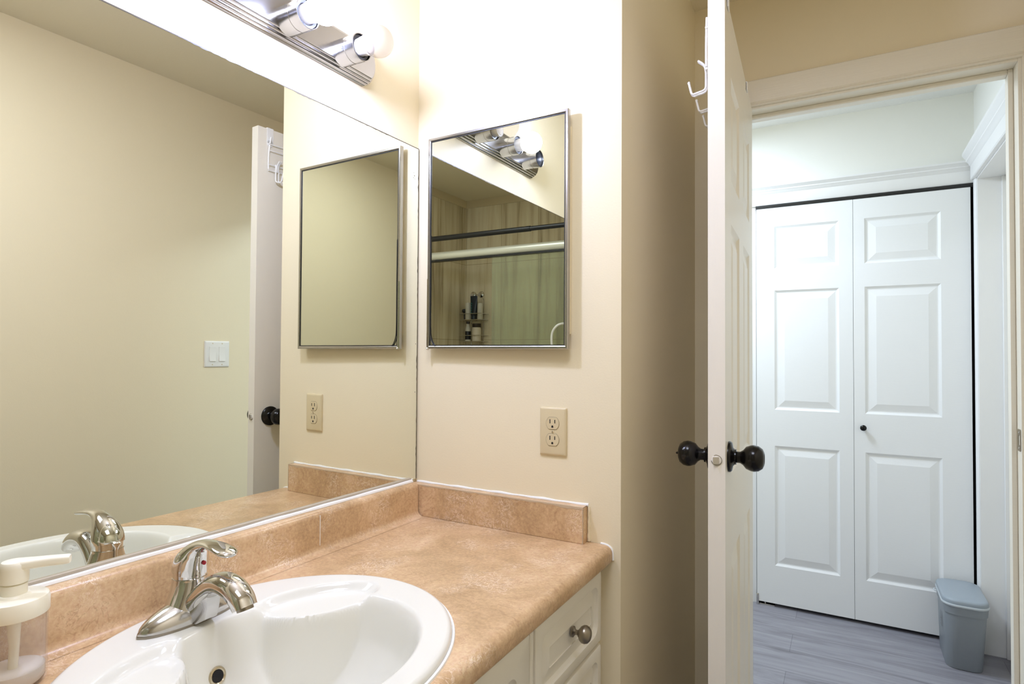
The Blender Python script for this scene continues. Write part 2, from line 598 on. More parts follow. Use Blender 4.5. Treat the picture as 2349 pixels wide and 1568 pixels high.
# head casing with an eased lower bead, right casing
prof = [(0, 2.0585), (-0.013, 2.0585), (-0.015, 2.062), (-0.012, 2.066), (-0.016, 2.071), (-0.018, 2.11), (-0.016, 2.139), (-0.013, 2.142), (0, 2.142)]
loft(bm, [[(x, YD + dy, z) for dy, z in prof] for x in (DX0 - 0.062, X2)])
loft(bm, [[(DX1 + 0.004, YD, z), (DX1 + 0.004, YD - 0.013, z), (DX1 + 0.009, YD - 0.016, z), (DX1 + 0.05, YD - 0.018, z), (DX1 + 0.060, YD - 0.012, z), (DX1 + 0.060, YD, z)] for z in (0.0, 2.0585)])
loft(bm, [[(DX0 - 0.062, YD, z), (DX0 - 0.062, YD - 0.012, z), (DX0 - 0.05, YD - 0.018, z), (DX0 - 0.009, YD - 0.016, z), (DX0 - 0.004, YD - 0.012, z), (DX0 - 0.004, YD, z)] for z in (0.0, 2.0585)])
struct('trim_5', bm, M_casing, 'cream flat casing around the bathroom doorway', 'trim', 30)

# closet casing: head with crown, left leg
bm = nb()
y0 = KY + 0.03
prof = [(0, 2.032), (-0.020, 2.032), (-0.022, 2.036), (-0.022, 2.088), (-0.026, 2.092), (-0.028, 2.098), (-0.034, 2.104), (-0.034, 2.109), (-0.042, 2.118), (-0.046, 2.122), (-0.046, 2.130), (0, 2.130)]
loft(bm, [[(x, y0 + dy, z) for dy, z in prof] for x in (KX0 - 0.075, HX)])
loft(bm, [[(KX0 - 0.062, y0, z), (KX0 - 0.062, y0 - 0.017, z), (KX0 - 0.02, y0 - 0.015, z), (KX0 - 0.006, y0 - 0.010, z), (KX0 - 0.002, y0 - 0.010, z), (KX0 - 0.002, y0 + 0.1, z), (KX0 - 0.01, y0 + 0.1, z)] for z in (0.0, 2.032)])
struct('trim_6', bm, M_trim, 'white closet casing with a stepped crown moulding', 'trim', 30)
# hall doorway on the right: casing, crown, jamb, stop
bm = nb()
x0 = HX
HY1, HY0, HZ = 1.928, 1.135, 2.035
prof = [(0, HZ + 0.004), (-0.018, HZ + 0.004), (-0.021, HZ + 0.008), (-0.021, 2.100), (-0.026, 2.106), (-0.029, 2.114), (-0.036, 2.122), (-0.036, 2.128), (-0.046, 2.142), (-0.050, 2.148), (-0.050, 2.160), (0, 2.160)]
loft(bm, [[(x0 + dx, y, z) for dx, z in prof] for y in (HY0 - 0.07, KY - 0.016)])
loft(bm, [[(x0, HY1 + 0.004, z), (x0 - 0.006, HY1 + 0.004, z), (x0 - 0.009, HY1 + 0.010, z), (x0 - 0.0075, HY1 + 0.014, z), (x0 - 0.011, HY1 + 0.019, z), (x0 - 0.0115, KY - 0.018, z), (x0, KY - 0.018, z)] for z in (0.0, HZ + 0.004)])
loft(bm, [[(x0, HY0 - 0.004, z), (x0 - 0.010, HY0 - 0.004, z), (x0 - 0.018, HY0 - 0.05, z), (x0 - 0.016, HY0 - 0.062, z), (x0, HY0 - 0.062, z)] for z in (0.0, HZ + 0.004)])
struct('trim_7', bm, M_trim, 'white casing and crown of the hall doorway right of the closet', 'trim', 30)
bm = nb()
box(bm, (HX - 0.004, HY1 - 0.003, 0.0), (HX + 0.125, HY1 + 0.012, HZ + 0.01), 0.001)
box(bm, (HX - 0.004, HY0 - 0.012, 0.0), (HX + 0.125, HY0 + 0.003, HZ + 0.01), 0.001)
box(bm, (HX - 0.004, HY0 + 0.003, HZ - 0.003), (HX + 0.125, HY1 - 0.003, HZ + 0.012), 0.001)
box(bm, (HX + 0.078, HY1 - 0.016, 0.0), (HX + 0.092, HY1 - 0.0031, HZ - 0.003), 0.002)
struct('trim_8', bm, M_trim, 'white jamb and stop of the hall doorway right of the closet', 'trim')
slab('door_4', (HX + 0.0925, HY0 + 0.005, 0.008), (HX + 0.125, HY1 - 0.005, HZ - 0.006), M_door, 'white door shut in the hall doorway right of the closet', 'door', 0.002)

# strike plate on the jamb
t = thing('strike_plate', 'small dark metal strike plate on the doorway jamb at knob height', 'strike plate', (DX1 - 0.004, 0.762, 1.043))
bm = nb()
ring_o = rrect(0.028, 0.058, 0.005)
ring_i = rrect(0.015, 0.026, 0.003)
xf = DX1 - 0.0055
loft(bm, [[(DX1 - 0.0038, 0.762 + a, 1.043 + b) for a, b in ring_o], [(xf, 0.762 + a, 1.043 + b) for a, b in ring_o],
          [(xf, 0.762 + a, 1.043 + b) for a, b in ring_i], [(DX1 - 0.0038, 0.762 + a, 1.043 + b) for a, b in ring_i]], False, False)
put('plate', bm, M_pewter, t)
for s in (-1, 1):
    bm = nb()
    lathe(bm, [(0.0032, 0), (0.0032, 0.0006), (0.001, 0.0012)], (xf, 0.762, 1.043 + s * 0.0205), (-1, 0, 0), 12)
    put('screw', bm, M_chromeb, t)

# ================================================================== DOORS
RINGS = [(0, 0), (0.006, 0.004), (0.011, 0.0065), (0.016, 0.0072), (0.046, 0.0015), (0.047, 0.0012)]
# closet bifold, two leaves
zlo, zhi = 0.018, 2.013
PZ = [(0.208, 0.808), (0.990, 1.592), (1.702, 1.918)]


def closet_leaf(name, x0, x1, px0, px1, label):
    t = thing(name, label, 'closet door', (x0, KY, zlo), kind='structure')
    bm = nb()
    O = Vector((x0, KY, zlo))
    six_panel_face(bm, O, X, Z, -Y, x1 - x0, zhi - zlo, [(px0 - x0, px1 - x0, a - zlo, b - zlo) for a, b in PZ], RINGS)
    bk = slab_sides(bm, O, X, Z, -Y, x1 - x0, zhi - zlo, 0.030)
    bm.faces.new(bk)
    put('door_leaf', bm, M_closet, t, smooth=15)
    return t


closet_leaf('door_2', KX0 + 0.004, 1.0465, 0.701, 0.988, 'white left leaf of the three-panel hall closet door, without a knob')
t = closet_leaf('door_3', 1.0480, KX1 - 0.019, 1.094, 1.390, 'white right leaf of the hall closet door with a black knob')
bm = nb()
lathe(bm, [(0.009, 0), (0.009, 0.002), (0.0055, 0.004), (0.0055, 0.009), (0.010, 0.013), (0.0135, 0.018), (0.0135, 0.022), (0.010, 0.026), (0.004, 0.028)], (1.0855, KY, 0.925), (0, -1, 0), 28)
put('knob', bm, M_black, t)
bm = nb()
box(bm, (KX0, KY + 0.002, 2.0205), (KX1, KY + 0.028, 2.0318))
box(bm, (KX0, KY + 0.004, 2.0145), (KX1 - 0.002, KY + 0.007, 2.0205))
box(bm, (KX0, KY + 0.023, 2.0145), (KX1 - 0.002, KY + 0.026, 2.0205))
tag(put('door_track', bm, M_blackp, smooth=0), 'dark metal track above the white closet doors', 'door track')
bm = nb()
box(bm, (KX0 + 0.001, KY - 0.004, 0.0), (KX0 + 0.012, KY + 0.03, 0.055), 0.001)
box(bm, (KX0 + 0.0125, KY + 0.002, 0.0), (KX0 + 0.085, KY + 0.028, 0.006), 0.001)
lathe(bm, [(0.004, 0), (0.004, 0.012)], (KX0 + 0.04, KY + 0.015, 0.006), (0, 0, 1), 12)
tag(put('door_pivot_bracket', bm, M_chromeb), 'small metal pivot bracket on the floor at the left closet corner', 'bracket')

# open bathroom door
DW, DH, DT = 0.700, 2.040, 0.035
HPX, HPY = 0.7215, 0.734
ang = math.atan2(-0.7, 0.0355)
door = thing('door_1', 'white six-panel bathroom door standing open into the room', 'door', (HPX, HPY, 0.01), ang, kind='structure')
bm = nb()
sx = 0.113
mid = DW / 2
PX = [(sx, mid - 0.052), (mid + 0.052, DW - sx)]
PZD = [(0.235, 0.80), (0.985, 1.555), (1.655, 1.895)]
P = [(a, b, c, d) for a, b in PX for c, d in PZD]
six_panel_face(bm, Vector((0, 0, 0)), X, Z, -Y, DW, DH, P, RINGS)
six_panel_face(bm, Vector((0, DT, 0)), X, Z, Y, DW, DH, P, RINGS)
f = [(0, 0), (DW, 0), (DW, DH), (0, DH)]
for i in range(4):
    j = (i + 1) % 4
    bm.faces.new([bm.verts.new(p) for p in ((f[i][0], 0, f[i][1]), (f[j][0], 0, f[j][1]), (f[j][0], DT, f[j][1]), (f[i][0], DT, f[i][1]))])
put('door_leaf', bm, M_door, door, smooth=15, local=True)
KXL, KZL = DW - 0.060, 1.032


def door_knob(side, turn):
    s = -1 if side < 0 else 1
    o = (KXL, 0.0 if s < 0 else DT, KZL)
    kb = nb()
    lathe(kb, [(0.012, 0.010), (0.0125, 0.024), (0.0165, 0.030), (0.024, 0.036), (0.0278, 0.046), (0.0285, 0.052), (0.0268, 0.061), (0.021, 0.069), (0.013, 0.0725), (0.0115, 0.0725), (0.011, 0.0715), (0.0, 0.0715)], o, (0, s, 0), 40)
    k = put('knob', kb, M_black, door, local=True)
    kb = nb()
    lathe(kb, [(0.0335, 0), (0.0335, 0.004), (0.031, 0.007), (0.020, 0.0095), (0.0165, 0.013), (0.0165, 0.016), (0.0, 0.016)], o, (0, s, 0), 40)
    put('rose', kb, M_black, k, root=door, local=True)
    if turn:
        kb = nb()
        box(kb, (o[0] - 0.008, o[1] + s * 0.0715 - 0.0065, o[2] - 0.0022), (o[0] + 0.008, o[1] + s * 0.0715 + 0.0065, o[2] + 0.0022), 0.002)
        put('turn_button', kb, M_black, k, root=door, local=True)


door_knob(-1, True)
door_knob(1, False)
bm = nb()
lathe(bm, [(0.0104, 0), (0.0104, 0.0008), (0.0098, 0.0012), (0.0, 0.0012)], (DW, DT / 2, KZL), (1, 0, 0), 28)
lp = put('latch_plate', bm, M_door, door, local=True)
bm = nb()
tube(bm, [(DW + 0.0013, DT / 2 + 0.0106 * cos(a), KZL + 0.0106 * sin(a)) for a in [radians(190 + 17 * k) for k in range(18)]], 0.0006, 6)
put('latch_rim', bm, M_pewter, lp, root=door, local=True)
bm = nb()
pts = [(DT / 2 - 0.006, -0.007), (DT / 2 + 0.005, -0.007), (DT / 2 + 0.005, 0.007), (DT / 2 - 0.006, 0.007)]
loft(bm, [[(DW + 0.0008, y, KZL + z) for y, z in pts], [(DW + (0.010 if i in (0, 3) else 0.003), y, KZL + z) for i, (y, z) in enumerate(pts)]])
put('latch_bolt', bm, M_chromeb, lp, root=door, local=True, smooth=0)
# hinges
for z in (0.22, 1.02, 1.82):
    bm = nb()
    lathe(bm, [(0.0055, -0.045), (0.0055, 0.045)], (-0.004, -0.004, z), (0, 0, 1), 16)
    box(bm, (-0.0035, 0.0, z - 0.045), (-0.0005, 0.030, z + 0.045))
    put('hinge', bm, M_pewter, door, local=True)

# over-door hook rack: white coated wire on the door face towards the mirror
rack = thing('over_door_hook_rack', 'white wire hook rack hung over the top of the bathroom door', 'hook rack', (HPX, HPY, 0.01), ang)
zt = DH


def strap(x):
    bm = nb()
    loft(bm, [[(x - 0.012, y, z), (x + 0.012, y, z), (x + 0.012, y2, z2), (x - 0.012, y2, z2)] for (y, z, y2, z2) in
              [(-0.0035, zt - 0.052, -0.0015, zt - 0.052), (-0.0035, zt + 0.0025, -0.0015, zt + 0.0005), (DT + 0.0035, zt + 0.0025, DT + 0.0015, zt + 0.0005), (DT + 0.0035, zt - 0.022, DT + 0.0015, zt - 0.022)]])
    # rounded tongue at the foot of the strap
    lathe(bm, [(0.012, -0.001), (0.012, 0.001)], (x, -0.0025, zt - 0.052), (0, 1, 0), 20)
    put('strap', bm, M_wire, rack, local=True, smooth=30)


strap(0.655)
strap(0.20)
bm = nb()
yr = -0.0085
RX0, RX1 = 0.17, 0.664
tube(bm, smooth_path([(0.655, yr, zt - 0.03), (RX1 - 0.004, yr, zt - 0.06), (RX1, yr, zt - 0.10), (RX1, yr, zt - 0.145)], 4), 0.0026, 8)
tube(bm, smooth_path([(0.20, yr, zt - 0.03), (RX0 + 0.004, yr, zt - 0.06), (RX0, yr, zt - 0.10), (RX0, yr, zt - 0.145)], 4), 0.0026, 8)
for dz in (0.056, 0.078, 0.128, 0.148):
    tube(bm, [(RX0, yr, zt - dz), (RX1, yr, zt - dz)], 0.0028, 8)
put('wire_frame', bm, M_wire, rack, local=True)
for i in range(5):
    xh = 0.632 - i * 0.105
    for dx in (-0.005, 0.005):
        pass
    bm = nb()
    for dx in (-0.006, 0.006):
        tube(bm, [(xh + dx, yr - 0.004, zt - 0.124), (xh + dx, yr - 0.0045, zt - 0.178), (xh + dx, yr - 0.007, zt - 0.184), (xh + dx, yr - 0.012, zt - 0.1865), (xh + dx * 0.9, yr - 0.032, zt - 0.190),
                  (xh + dx * 0.8, yr - 0.0355, zt - 0.188), (xh + dx * 0.7, yr - 0.0375, zt - 0.184), (xh + dx * 0.4, yr - 0.043, zt - 0.160)], 0.0024, 8)
    lathe(bm, [(0.002, -0.003), (0.0036, 0), (0.002, 0.003)], (xh, yr - 0.043, zt - 0.160), (0, 0.2, 1), 12)
    put('hook', bm, M_wire, rack, local=True)
    bm = nb()
    for dx in (-0.003, 0.003):
        tube(bm, smooth_path([(xh + dx, yr - 0.004, zt - 0.150), (xh + dx, yr - 0.008, zt - 0.128), (xh + dx, yr - 0.022, zt - 0.114)], 4), 0.0026, 8)
    put('prong', bm, M_wire, rack, local=True)

# ================================================================== VANITY
ZT = 0.8361           # counter top
CF = 0.5571           # counter front
VY = -1.235           # far end of the vanity
SCX, SCY, SA, SB = 0.2966, -0.6949, 0.242, 0.276    # sink rim ellipse
ctop = thing('countertop', 'tan stone-look laminate countertop with splashback below the big mirror', 'countertop', (0.28, -0.6, ZT - 0.04))
bm = nb()
hx, hy = SA - 0.014, SB - 0.014
X0, X1, Y0, Y1 = 0.004, CF - 0.017, VY, -0.0006


def edge(a):
    c, s = cos(a), sin(a)
    t = 1e9
    if c > 1e-9:
        t = min(t, (X1 - SCX) / c)
    if c < -1e-9:
        t = min(t, (X0 - SCX) / c)
    if s > 1e-9:
        t = min(t, (Y1 - SCY) / s)
    if s < -1e-9:
        t = min(t, (Y0 - SCY) / s)
    return (SCX + c * t, SCY + s * t)


A = [2 * pi * k / 96 for k in range(96)] + [math.atan2(y - SCY, x - SCX) % (2 * pi) for x in (X0, X1) for y in (Y0, Y1)]
A = sorted(set(round(a, 6) for a in A))
inn, inb, out = [], [], []
for a in A:
    r = 1 / sqrt((cos(a) / hx) ** 2 + (sin(a) / hy) ** 2)
    inn.append((SCX + r * cos(a), SCY + r * sin(a), ZT))
    inb.append((SCX + r * cos(a), SCY + r * sin(a), ZT - 0.038))
    out.append((*edge(a), ZT))
loft(bm, [inb, inn, out], False, False)
# rolled front edge
prof = [(X1 - 0.002, ZT - 0.038)]
prof = [(X1, ZT)] + [(X1 + 0.017 * sin(radians(k * 10)), ZT - 0.017 + 0.017 * cos(radians(k * 10))) for k in range(1, 10)] + \
       [(CF, ZT - 0.026)] + [(CF - 0.010 + 0.010 * cos(radians(k * 15)), ZT - 0.030 - 0.010 * sin(radians(k * 15))) for k in range(1, 7)] + [(CF - 0.03, ZT - 0.040), (X1 - 0.03, ZT - 0.038)]
loft(bm, [[(x, y, z) for x, z in prof] for y in (Y0, Y1)], closed=False, cap0=False, cap1=False)
vs = [bm.verts.new((x, Y0, z)) for x, z in prof] + [bm.verts.new((X0, Y0, ZT - 0.038)), bm.verts.new((X0, Y0, ZT))]
bm.faces.new(vs)
put('slab', bm, M_lam, ctop, smooth=35)
# splashback along the mirror: coved foot, rolled top
BT = ZT + 0.0875
bm = nb()
prof = [(0.052, ZT + 0.0004), (0.043, ZT + 0.0012), (0.036, ZT + 0.004), (0.0315, ZT + 0.009), (0.030, ZT + 0.016), (0.0295, BT - 0.012), (0.027, BT - 0.005), (0.022, BT - 0.0012), (0.017, BT), (None, BT), (None, ZT + 0.0004)]
loft(bm, [[((xl(y) - 0.003 if px is None else px), y, z) for px, z in prof] for y in (VY, -0.0305)])
put('splashback', bm, M_lam, ctop, smooth=35)
bm = nb()
box(bm, (0.0285, -0.3652, ZT + 0.003), (0.0301, -0.3636, BT - 0.008))
put('splashback_seam', bm, M_caulk, ctop, smooth=0)
# side splash: square cut end, worn edges
SX0, SX1, ST, SH = 0.0, 0.4965, 0.027, 0.082
bm = nb()
box(bm, (SX0 - 0.004, -ST, ZT + 0.0003), (SX1, -0.0004, ZT + SH), 0.0008, 1)
ss = put('side_splash', bm, M_lam, ctop, smooth=0)
bm = nb()
n = 90
r1, r2, r3 = [], [], []
for i in range(n + 1):
    x = 0.033 + (SX1 - 0.033) * i / n
    wv = 0.0012 + 0.0022 * abs(math.sin(i * 0.37) * math.sin(i * 0.11 + 1)) + random.random() * 0.0012
    if i > n - 16:
        wv += 0.004 * math.sin((i - n + 16) / 16 * pi)
    r1.append((x, -ST + 0.001 + 0.8 * wv, ZT + SH + 0.0004))
    r2.append((x, -ST - 0.0003, ZT + SH + 0.0003))
    r3.append((x, -ST - 0.0004, ZT + SH - wv))
loft(bm, [r1, r2, r3], False, False, closed=False)
r1 = [(SX1 - 0.001 - 0.0018 * random.random(), -ST - 0.0004, ZT + SH * k / 30) for k in range(31)]
r2 = [(SX1 + 0.0003, -ST - 0.0004, ZT + SH * k / 30) for k in range(31)]
loft(bm, [r1, r2], False, False, closed=False)
put('worn_edge', bm, M_wood, ss, root=ctop, smooth=0)
bm = nb()
box(bm, (SX1 - 0.0002, -ST - 0.0002, ZT + 0.001), (SX1 + 0.0004, -ST + 0.0006, ZT + SH))
box(bm, (SX1 - 0.0006, -ST, ZT + SH - 0.0002), (SX1 + 0.0004, -0.001, ZT + SH + 0.0004))
put('joint_line', bm, M_brown, ss, root=ctop, smooth=0)
# caulk beads
bm = nb()
tube(bm, [(0.004 + (SX1 - 0.001) * k / 30, -0.0012, ZT + SH + 0.0008 + 0.0005 * sin(k * 1.7)) for k in range(31)], [0.0034 + 0.0008 * sin(k * 0.9) for k in range(31)], 8)
tube(bm, smooth_path([(SX1 + 0.034, -0.0012, ZT + 0.0008), (0.53, -0.0012, ZT + 0.001), (CF - 0.012, -0.0012, ZT - 0.001), (CF - 0.001, -0.0012, ZT - 0.010), (CF + 0.001, -0.0012, ZT - 0.032)], 6), 0.0028, 8)
tube(bm, [(xl(y) + 0.0105, y, BT + 0.0012) for y in [VY + 0.01 + (abs(VY) - 0.045) * k / 40 for k in range(41)]], [0.0052 + 0.0006 * sin(k * 1.3) for k in range(41)], 8)
put('caulk_bead', bm, M_caulk, ctop)
bm = nb()
tube(bm, [(SX1 + 0.004 + 0.0006 * sin(k * 1.9), -0.0012, ZT + 0.002 + 0.078 * k / 16) for k in range(17)], [0.0040 - 0.0012 * k / 16 + 0.0005 * sin(k) for k in range(17)], 8)
put('painted_bead', bm, M_paint, ss, root=ctop)

# base cabinet
VF = 0.541
van = thing('vanity_cabinet', 'white vanity cabinet with routed fronts under the tan countertop', 'vanity', (0.28, -0.63, 0.0))
bm = nb()
box(bm, (0.01, -0.0175, 0.10), (VF - 0.0205, -0.0015, ZT - 0.0405))
box(bm, (0.01, VY + 0.012, 0.10), (VF - 0.0205, VY + 0.028, ZT - 0.0405))
box(bm, (0.01, VY + 0.028, 0.10), (VF - 0.0205, -0.0175, 0.116))
box(bm, (0.01, VY + 0.028, 0.116), (0.016, -0.0175, ZT - 0.0405))
box(bm, (VF - 0.0405, VY + 0.028, 0.116), (VF - 0.0205, -0.0175, 0.122))
box(bm, (VF - 0.0405, VY + 0.028, ZT - 0.06), (VF - 0.0205, -0.0175, ZT - 0.0405))
box(bm, (0.01, VY + 0.012, 0.0), (VF - 0.09, -0.0015, 0.10))
put('carcass', bm, M_foil, van, smooth=0)


def front(name, y0, y1, z0, z1, margin):
    bm = nb()
    h, wd = z1 - z0, y1 - y0
    fr = (Vector((VF, y0, z0)), Y, Z, X, wd, h)
    panel_rect(bm, [(0, 0.019, 0.003), (0, 0.006, 0.003), (0.002, 0.002, 0.004), (0.006, 0.0, 0.006), (margin, 0.0, 0.022), (margin + 0.002, 0.0040, 0.022),
                    (margin + 0.008, 0.0080, 0.019), (margin + 0.014, 0.0072, 0.014), (margin + 0.034, 0.0018, 0.003), (margin + 0.0342, 0.0036, 0.003)], fr)
    return put(name, bm, M_foil, van, smooth=28)


def pull(o, y, z):
    bm = nb()
    lathe(bm, [(0.0105, 0), (0.0105, 0.0025), (0.0075, 0.004), (0.0048, 0.007), (0.0050, 0.012), (0.0082, 0.0140), (0.0095, 0.0155), (0.0140, 0.0185), (0.0168, 0.0230), (0.0172, 0.0275), (0.0155, 0.0325), (0.0110, 0.0365), (0.0055, 0.0382), (0, 0.0386)], (VF, y, z), (1, 0, 0), 36)
    put('knob', bm, M_pewter, o, root=van)


zs = [(0.632, 0.786), (0.474, 0.626), (0.292, 0.468), (0.112, 0.286)]
for z0, z1 in zs:
    d = front('drawer', -0.345, -0.024, z0, z1, 0.024)
    pull(d, -0.186, (z0 + z1) / 2 + 0.008)
bm = nb()
lathe(bm, [(0.004, 0), (0.0055, 0.001)], (VF - 0.006, -0.3535, 0.11), (0, 0, 1), 8)
bm.clear()
loft(bm, [[(VF - 0.0205, -0.362, z), (VF - 0.004, -0.361, z), (VF - 0.0015, -0.3575, z), (VF - 0.0015, -0.3515, z), (VF - 0.004, -0.348, z), (VF - 0.0205, -0.347, z)] for z in (0.112, 0.792)])
put('stile', bm, M_foil, van)
for y0, y1 in ((-0.790, -0.364), (-1.220, -0.794)):
    d = front('door', y0, y1, 0.112, 0.786, 0.048)
    pull(d, y0 + 0.03 if y0 > -0.9 else y1 - 0.03, 0.70)

# ------------------------------------------------------------------ sink
sink = thing('sink', 'white oval drop-in sink with two soap dishes set in the countertop', 'sink', (SCX, SCY, ZT))
BX, BY, BA, BB = 0.333, SCY, 0.172, 0.208


def sst(a, b, t):
    t = max(0.0, min(1.0, (t - a) / (b - a)))
    return t * t * (3 - 2 * t)


def sink_z(x, y, e):
    """height above the counter; e = 0 at the rim edge .. 1 at the bowl centre"""
    z = 0.0125
    q = sqrt(((x - BX) / BA) ** 2 + ((y - BY) / BB) ** 2)
    # bowl: rolled lip, steep walls, dished floor
    bowl = 0.0
    if q < 1.0:
        d = 1 - q
        bowl = 0.150 * (1 - (1 - min(1, d / 0.60)) ** 2.4) * sst(0, 0.15, d) + 0.004 * sst(0.5, 1, d)
    dish = 0.0
    wsum = 0.0
    for s in (1, -1):
        ux, uy = 0.51, 0.86 * s
        dx, dy = x - 0.228, (y - SCY) - 0.150 * s
        a = (dx * ux + dy * uy) / 0.100
        b = (-dx * uy + dy * ux) / 0.050
        qq = sqrt(a * a + b * b)
        wsum = max(wsum, 1 - sst(0.80, 1.06, qq))
    lip = 0.0135
    z1 = z - bowl
    z2 = z - lip
    return z1 * (1 - wsum) + max(z1, z2) * 0 * wsum + z2 * wsum


bm = nb()
NT, NR = 260, 120
rings = []
skirt = [(1.0, -0.0005), (1.006, 0.002), (1.005, 0.006), (0.995, 0.0100), (0.980, 0.0122)]
for k, zz in skirt:
    rings.append([(SCX + SA * k * cos(2 * pi * i / NT), SCY + SB * k * sin(2 * pi * i / NT), ZT + zz) for i in range(NT)])
for j in range(1, NR):
    f = j / NR
    row = []
    for i in range(NT):
        a = 2 * pi * i / NT
        x0_, y0_ = SCX + SA * 0.980 * cos(a), SCY + SB * 0.980 * sin(a)
        x = x0_ + (BX - x0_) * f
        y = y0_ + (BY - y0_) * f
        row.append((x, y, ZT + sink_z(x, y, f)))
    rings.append(row)
loft(bm, rings, cap0=False, cap1=True)
put('basin', bm, M_porc, sink, smooth=60)
# underside shell so that the bowl has thickness
# caulk line round the rim
bm = nb()
tube(bm, [(SCX + (SA + 0.0035) * cos(a), SCY + (SB + 0.0035) * sin(a), ZT + 0.0006) for a in [2 * pi * k / 120 for k in range(121)]], 0.0030, 6)
put('rim_caulk', bm, M_caulk, sink)
# overflow ring on the back wall of the bowl
def bowl_pt(x, y):
    return Vector((x, y, ZT + sink_z(x, y, 0)))


ov = bowl_pt(0.186, SCY - 0.012)
ex = (bowl_pt(0.189, SCY - 0.012) - bowl_pt(0.183, SCY - 0.012)).normalized()
nrm = Vector((-ex.z, 0, ex.x)).normalized()
if nrm.z < 0:
    nrm = -nrm
bm = nb()
lathe(bm, [(0.0085, 0.0005), (0.0088, 0.003), (0.0105, 0.0042), (0.0128, 0.0036), (0.0138, 0.002), (0.0138, -0.002), (0.0085, -0.002)], ov, nrm, 36)
bm.faces.ensure_lookup_table()
ovr = put('overflow_ring', bm, M_brass, sink)
bm = nb()
lathe(bm, [(0.0086, 0.0031), (0.0086, 0.0036), (0, 0.0036)], ov, nrm, 28)
put('overflow_hole', bm, M_dark, ovr, root=sink)
bm = nb()
dz = ZT + sink_z(BX, BY, 1)
lathe(bm, [(0.031, 0.0), (0.031, 0.002), (0.027, 0.004), (0.021, 0.003), (0.020, 0.004), (0.012, 0.0065), (0, 0.007)], (BX, BY, dz), (0, 0, 1), 36)
put('drain', bm, M_chrome, sink)

# ------------------------------------------------------------------ faucet
FX, FY, FZ = 0.115, -0.707, ZT + 0.0126
fau = thing('faucet', 'chrome single-lever faucet with a red dot on the white sink', 'faucet', (FX, FY, FZ))
fv = lambda x, y, z: Vector((FX + x, FY + y, FZ + z))


def half_ring(w, h, y, xo=0.0, zb=0.0, n=16, p=2.2):
    out = []
    for k in range(n + 1):
        a = pi * k / n
        c, s = cos(a), sin(a)
        out.append(fv(xo + w * abs(c) ** (2 / p) * (1 if c >= 0 else -1), y, zb + h * abs(s) ** (2 / p)))
    return out


# boat-shaped escutcheon with bullet wings
bm = nb()
L = 0.080
rings = []
for k in range(29):
    t = -1 + 2 * k / 28
    a = abs(t)
    wd = 0.0285 * (1 - a ** 2.3) ** 0.62 + 0.0006
    h = 0.0045 + 0.030 * (1 - a ** 1.9) ** 0.75
    rings.append(half_ring(wd, h, L * t, 0.004, 0.003, 16, 2.0))
loft(bm, rings)
put('escutcheon', bm, M_chromeb, fau, smooth=50)
bm = nb()
o1 = [fv(0.004 + (0.0285 * (1 - abs(t) ** 2.3) ** 0.62 + 0.0012) * s, (L + 0.001) * t, 0) for s, ts in ((1, 1), (-1, -1)) for t in [ts * (-1 + 2 * k / 24) for k in range(25)]]
loft(bm, [o1, [p + Vector((0, 0, 0.0034)) for p in o1]])
put('gasket', bm, M_pewter, fau, smooth=30)
# body column
bm = nb()
keys = [(0.002, 0.046, 0.0285, 0.003), (0.014, 0.0435, 0.0285, 0.003), (0.028, 0.0375, 0.0280, 0.0025), (0.044, 0.0305, 0.0265, 0.0015), (0.058, 0.0262, 0.0252, 0.0003), (0.0655, 0.0250, 0.0248, 0.0)]
rings = []
for k in range(26):
    z, ry, rx, xo = interp(keys, k / 25 * (len(keys) - 1))
    rings.append([fv(xo + rx * cos(a), ry * sin(a), z) for a in [2 * pi * i / 40 for i in range(40)]])
loft(bm, rings)
put('body', bm, M_chrome, fau, smooth=50)


def swept(keys, nsub, n=28, p=2.3):
    """keys: (x, z, halfwidth_y, halfheight, tilt) - sections in planes containing y"""
    rings = []
    m = (len(keys) - 1) * nsub
    for k in range(m + 1):
        x, z, wy, hh, t = interp(keys, k / nsub)
        d = Vector((-sin(t), 0, cos(t)))
        r = []
        for i in range(n):
            a = 2 * pi * i / n
            c, s = cos(a), sin(a)
            c = abs(c) ** (2 / p) * (1 if c >= 0 else -1)
            s = abs(s) ** (2 / p) * (1 if s >= 0 else -1)
            r.append(fv(x, 0, z) + Y * (wy * c) + d * (hh * s))
        rings.append(r)
    return rings


# spout: springs from the body, arches and drops
R_ = radians
bm = nb()
loft(bm, swept([(0.004, 0.022, 0.0240, 0.0200, R_(32)), (0.026, 0.034, 0.0215, 0.0165, R_(38)), (0.049, 0.0545, 0.0195, 0.0150, R_(38)), (0.075, 0.0690, 0.0192, 0.0150, R_(12)),
                (0.102, 0.0680, 0.0195, 0.0155, R_(-20)), (0.124, 0.0565, 0.0190, 0.0152, R_(-46)), (0.1340, 0.0440, 0.0180, 0.0142, R_(-62))], 6))
sp = put('spout', bm, M_chrome, fau, smooth=50)
bm = nb()
d = Vector((cos(R_(-68)), 0, sin(R_(-68))))
ao = fv(0.1340, 0, 0.0440)
lathe(bm, [(0.0118, -0.002), (0.0118, 0.0035), (0.0098, 0.0035), (0.0095, 0.001), (0, 0.001)], ao, d, 28)
put('aerator', bm, M_pewter, sp, root=fau)
# fairing under the spout
bm = nb()
loft(bm, [[fv(0.012, s * 0.020, 0.004), fv(0.040, s * 0.014, 0.004), fv(0.0545, s * 0.010, 0.012), fv(0.060, s * 0.010, 0.030), fv(0.062, s * 0.012, 0.054), fv(0.038, s * 0.017, 0.044), fv(0.012, s * 0.021, 0.028)] for s in (-1, -0.4, 0.4, 1)])
put('fairing', bm, M_chromeb, fau, smooth=40)
